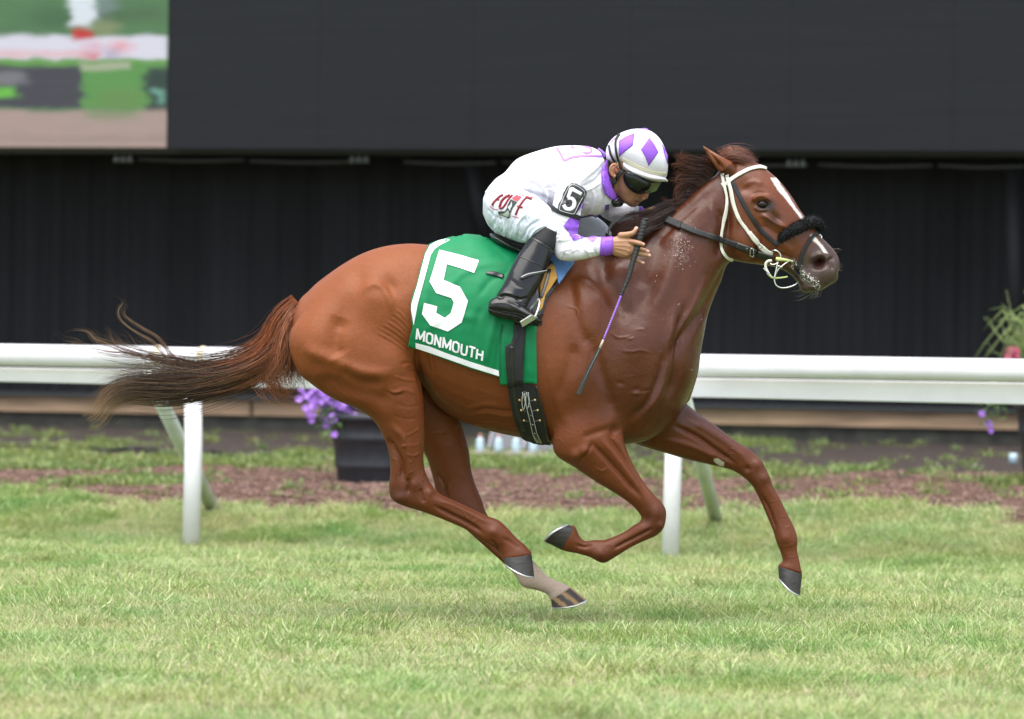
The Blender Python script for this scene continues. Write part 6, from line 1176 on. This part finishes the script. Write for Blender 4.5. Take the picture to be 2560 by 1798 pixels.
for P_ in ([(395, 720), (440, 712), (438, 770), (400, 775), (395, 720)], [(540, 890), (605, 880), (615, 930), (550, 945), (540, 890)]):
    w3 = []
    for p in Hh(P_): q = cast(Near(HE, JB), p[0], p[1], .009); w3.append(q if q is not None else W(p[0], p[1], -.1))
    MB().tube(w3, .0011, 6, 3).build('buckle', M['gold'], helm)
JH = Near(JB, HE)
strap('ear_strap', Hh([(260, 690), (250, 770), (262, 880), (300, 980), (360, 1050), (420, 1000), (470, 920), (520, 860)]), [5, 6, 6.5, 7.5, 9, 8.5, 8, 8], JH, M['frame'], helm, .012, .006, 5, 3)
strap('chin_strap', Hh([(360, 1050), (345, 1150), (320, 1250), (325, 1350), (370, 1430)]), [4, 4, 5, 7, 8], JH, M['frame'], helm, .010, .003, 4, 3)
cc = MB(); cc.ell(W(1543, 509, -.02), (.022, .05, .013), ax=[[.85, 0, .5], [0, 1, 0], [-.5, 0, .85]]); cc.tube([W(1530, 500, -.06), W(1538, 512, -.05), W(1552, 512, -.035), W(1556, 503, -.04)], .008, 8, 3); V, F, E = fused(cc, .0025, 3); obj('chin_cup', V, F, M['frame'], helm)
# ---- goggles
LP = Hh([(545, 925), (605, 868), (700, 890), (780, 940), (860, 1000), (960, 1050), (965, 1100), (940, 1150), (880, 1188), (790, 1208), (690, 1170), (610, 1100), (565, 1030)])
def bulge(V, A):
    d, _ = dpoly(A[:, 0], A[:, 1], LP+[LP[0]]); V = V.copy(); V[:, 1] -= .010*np.sqrt(np.clip(d/11, 0, 1)); return V
fr = patch('goggles', [(1597+(p[0]-1595)*1.06-3, 456+(p[1]-455)*1.07) for p in LP], JB, M['frame'], rider, .009, .007, 4, rnd=2)
patch('lens', LP, JB, M['lens'], fr, .0155, .003, 3, rnd=2, fn=bulge)
mb = MB(); V = [W(p[0], p[1], y_) for p, y_ in zip(Hh([(950, 1058), (1040, 1070), (1145, 1078), (1130, 1125), (1082, 1192), (1010, 1215), (945, 1228)]), [-.045, -.02, .02, .02, .015, -.01, -.04])]; fr2 = obj('lens', V, [(0, 1, 2, 3, 4, 5, 6)], M['lens2'], fr, smooth=False); solid(fr2, .003)
MB().tube([W(p[0], p[1], y_) for p, y_ in zip(Hh([(850, 990), (960, 1040), (1060, 1048), (1150, 1062)]), [-.07, -.05, -.02, .03])], [.006, .006, .005, .004], 8, 4).build('lens_rim', M['frame'], fr)
# ---- stirrup, hanging from the saddle
sti = thing('stirrup', 'aluminium stirrup iron under the rider\'s near boot', 'stirrup', W(1330, 790, -.37))
V = [W(*p, y_) for p, y_ in zip(Cc([(806, 682), (880, 636), (924, 652), (820, 716)]), [-.385, -.385, -.37, -.37])]; o = obj('tread', V, [(0, 3, 2, 1)], M['shoe'], sti, smooth=False); solid(o, .006)
MB().tube([W(*p, y_) for p, y_ in zip(Cc([(905, 660), (928, 600), (938, 555), (932, 530)]), [-.383, -.375, -.355, -.335])], [.0048, .0045, .004, .0035], 8, 4).build('side_arm', M['shoe'], sti)
MB().tube([W(*p, y_) for p, y_ in zip(Cc([(872, 600), (900, 570), (932, 530)]), [-.30, -.30, -.315])], [.004, .004, .0035], 8, 4).build('side_arm', M['shoe'], sti)
strap('stirrup_leather', [(1350, 748), (1362, 715), (1372, 680)], 8, S2, M['leather'], sti, .03, .003)
strap('leather_tip', Cc([(812, 392), (860, 372), (920, 358), (985, 342)]), [8, 9, 8, 6], Near(BT, SB), M['leather'], sti, .005, .003); strap('tip_edge', Cc([(812, 388), (860, 366), (920, 352), (985, 337)]), 1.3, Near(BT, SB), M['edge'], sti, .0085, .001, 2, 4)
# ---- whip
wp = thing('whip', 'black gripped riding whip with a purple shaft and a padded flap in the rider\'s hand', 'whip', W(1605, 600, -.268))
wl_ = [(1612, 552, -.2655), (1603, 585, -.266), (1593, 620, -.262), (1582, 655, -.266), (1570, 695, -.275), (1553, 738, -.285)]
P = np.array([W(*p) for p in wl_]); MB().tube(P, [.0138, .0126, .0118, .011, .0098, .0068], 14, 6).build('grip', M['rubber'], wp)
Qp = catmull(P, 10); hb = MB(); nn = len(Qp); N_ = 170; gp = []
for i in range(N_):
    t = i/(N_-1); c = np.array([np.interp(t, np.linspace(0, 1, nn), Qp[:, k]) for k in range(3)]); r = np.interp(t, [0, 1], [.0135, .0073])+.0008; a = t*19*6.283; gp.append(c+r*(math.cos(a)*np.array([.96, 0, .27])+math.sin(a)*np.array([0, 1, 0])))
hb.tube(gp, .0013, 5).build('grip_winding', mat('grip_tape_edge', (.09, .09, .10), .5), wp)
MB().ell(W(1613, 549, -.265), (.0145, .0145, .006)).build('grip_cap', M['rubber'], wp)
P = np.array([W(1553, 738, -.285), W(1535, 785, -.295), W(1508, 850, -.31)]); MB().tube(P, [.0046, .004, .0035], 10, 6).build('shaft', M['purple'], wp)
gp = [W(1553+(1508-1553)*t, 738+112*t, -.285-.025*t)+.0042*(math.cos(t*150)*np.array([.93, 0, .36])+math.sin(t*150)*np.array([0, 1, 0])) for t in np.linspace(0, 1, 200)]; MB().tube(gp, .0008, 4).build('shaft_winding', M['edge'], wp)
MB().tube([W(1508, 850, -.31), W(1499, 872, -.314)], [.0045, .0055], 10).build('ferrule', mat('tan_ferrule', (.4, .35, .28), .5), wp)
V = [W(*p, -.315+dy) for dy in (-.006, .006) for p in ((1496, 869), (1504, 873), (1478, 925), (1451, 990), (1440, 984), (1466, 925))]
bev(obj('flap', V, [(0, 5, 4, 3, 2, 1), (6, 7, 8, 9, 10, 11)]+[(i, (i+1) % 6, (i+1) % 6+6, i+6) for i in range(6)], M['leather'], wp, smooth=False), .0015)
MB().tube([W(1498, 874, -.322), W(1471, 928, -.322), W(1444, 984, -.322)], .0009, 4).build('flap_stitching', mat('dark_stitch', (.2, .2, .22), .6), wp)
# spare loop of rein held in the far hand
strap('rein', Bb([(1850, 895), (1780, 890), (1720, 886), (1650, 895), (1590, 915), (1530, 950), (1470, 985), (1435, 1030), (1420, 1075), (1418, 1115)]), [5, 5.5, 5, 7, 8.5, 9.5, 9, 7, 4, 3], None, M['rubber'], bridle, 0, .004, na=4, Yk=[-.03, -.04, -.05, -.06, -.07, -.08, -.09, -.095, -.1, -.1])
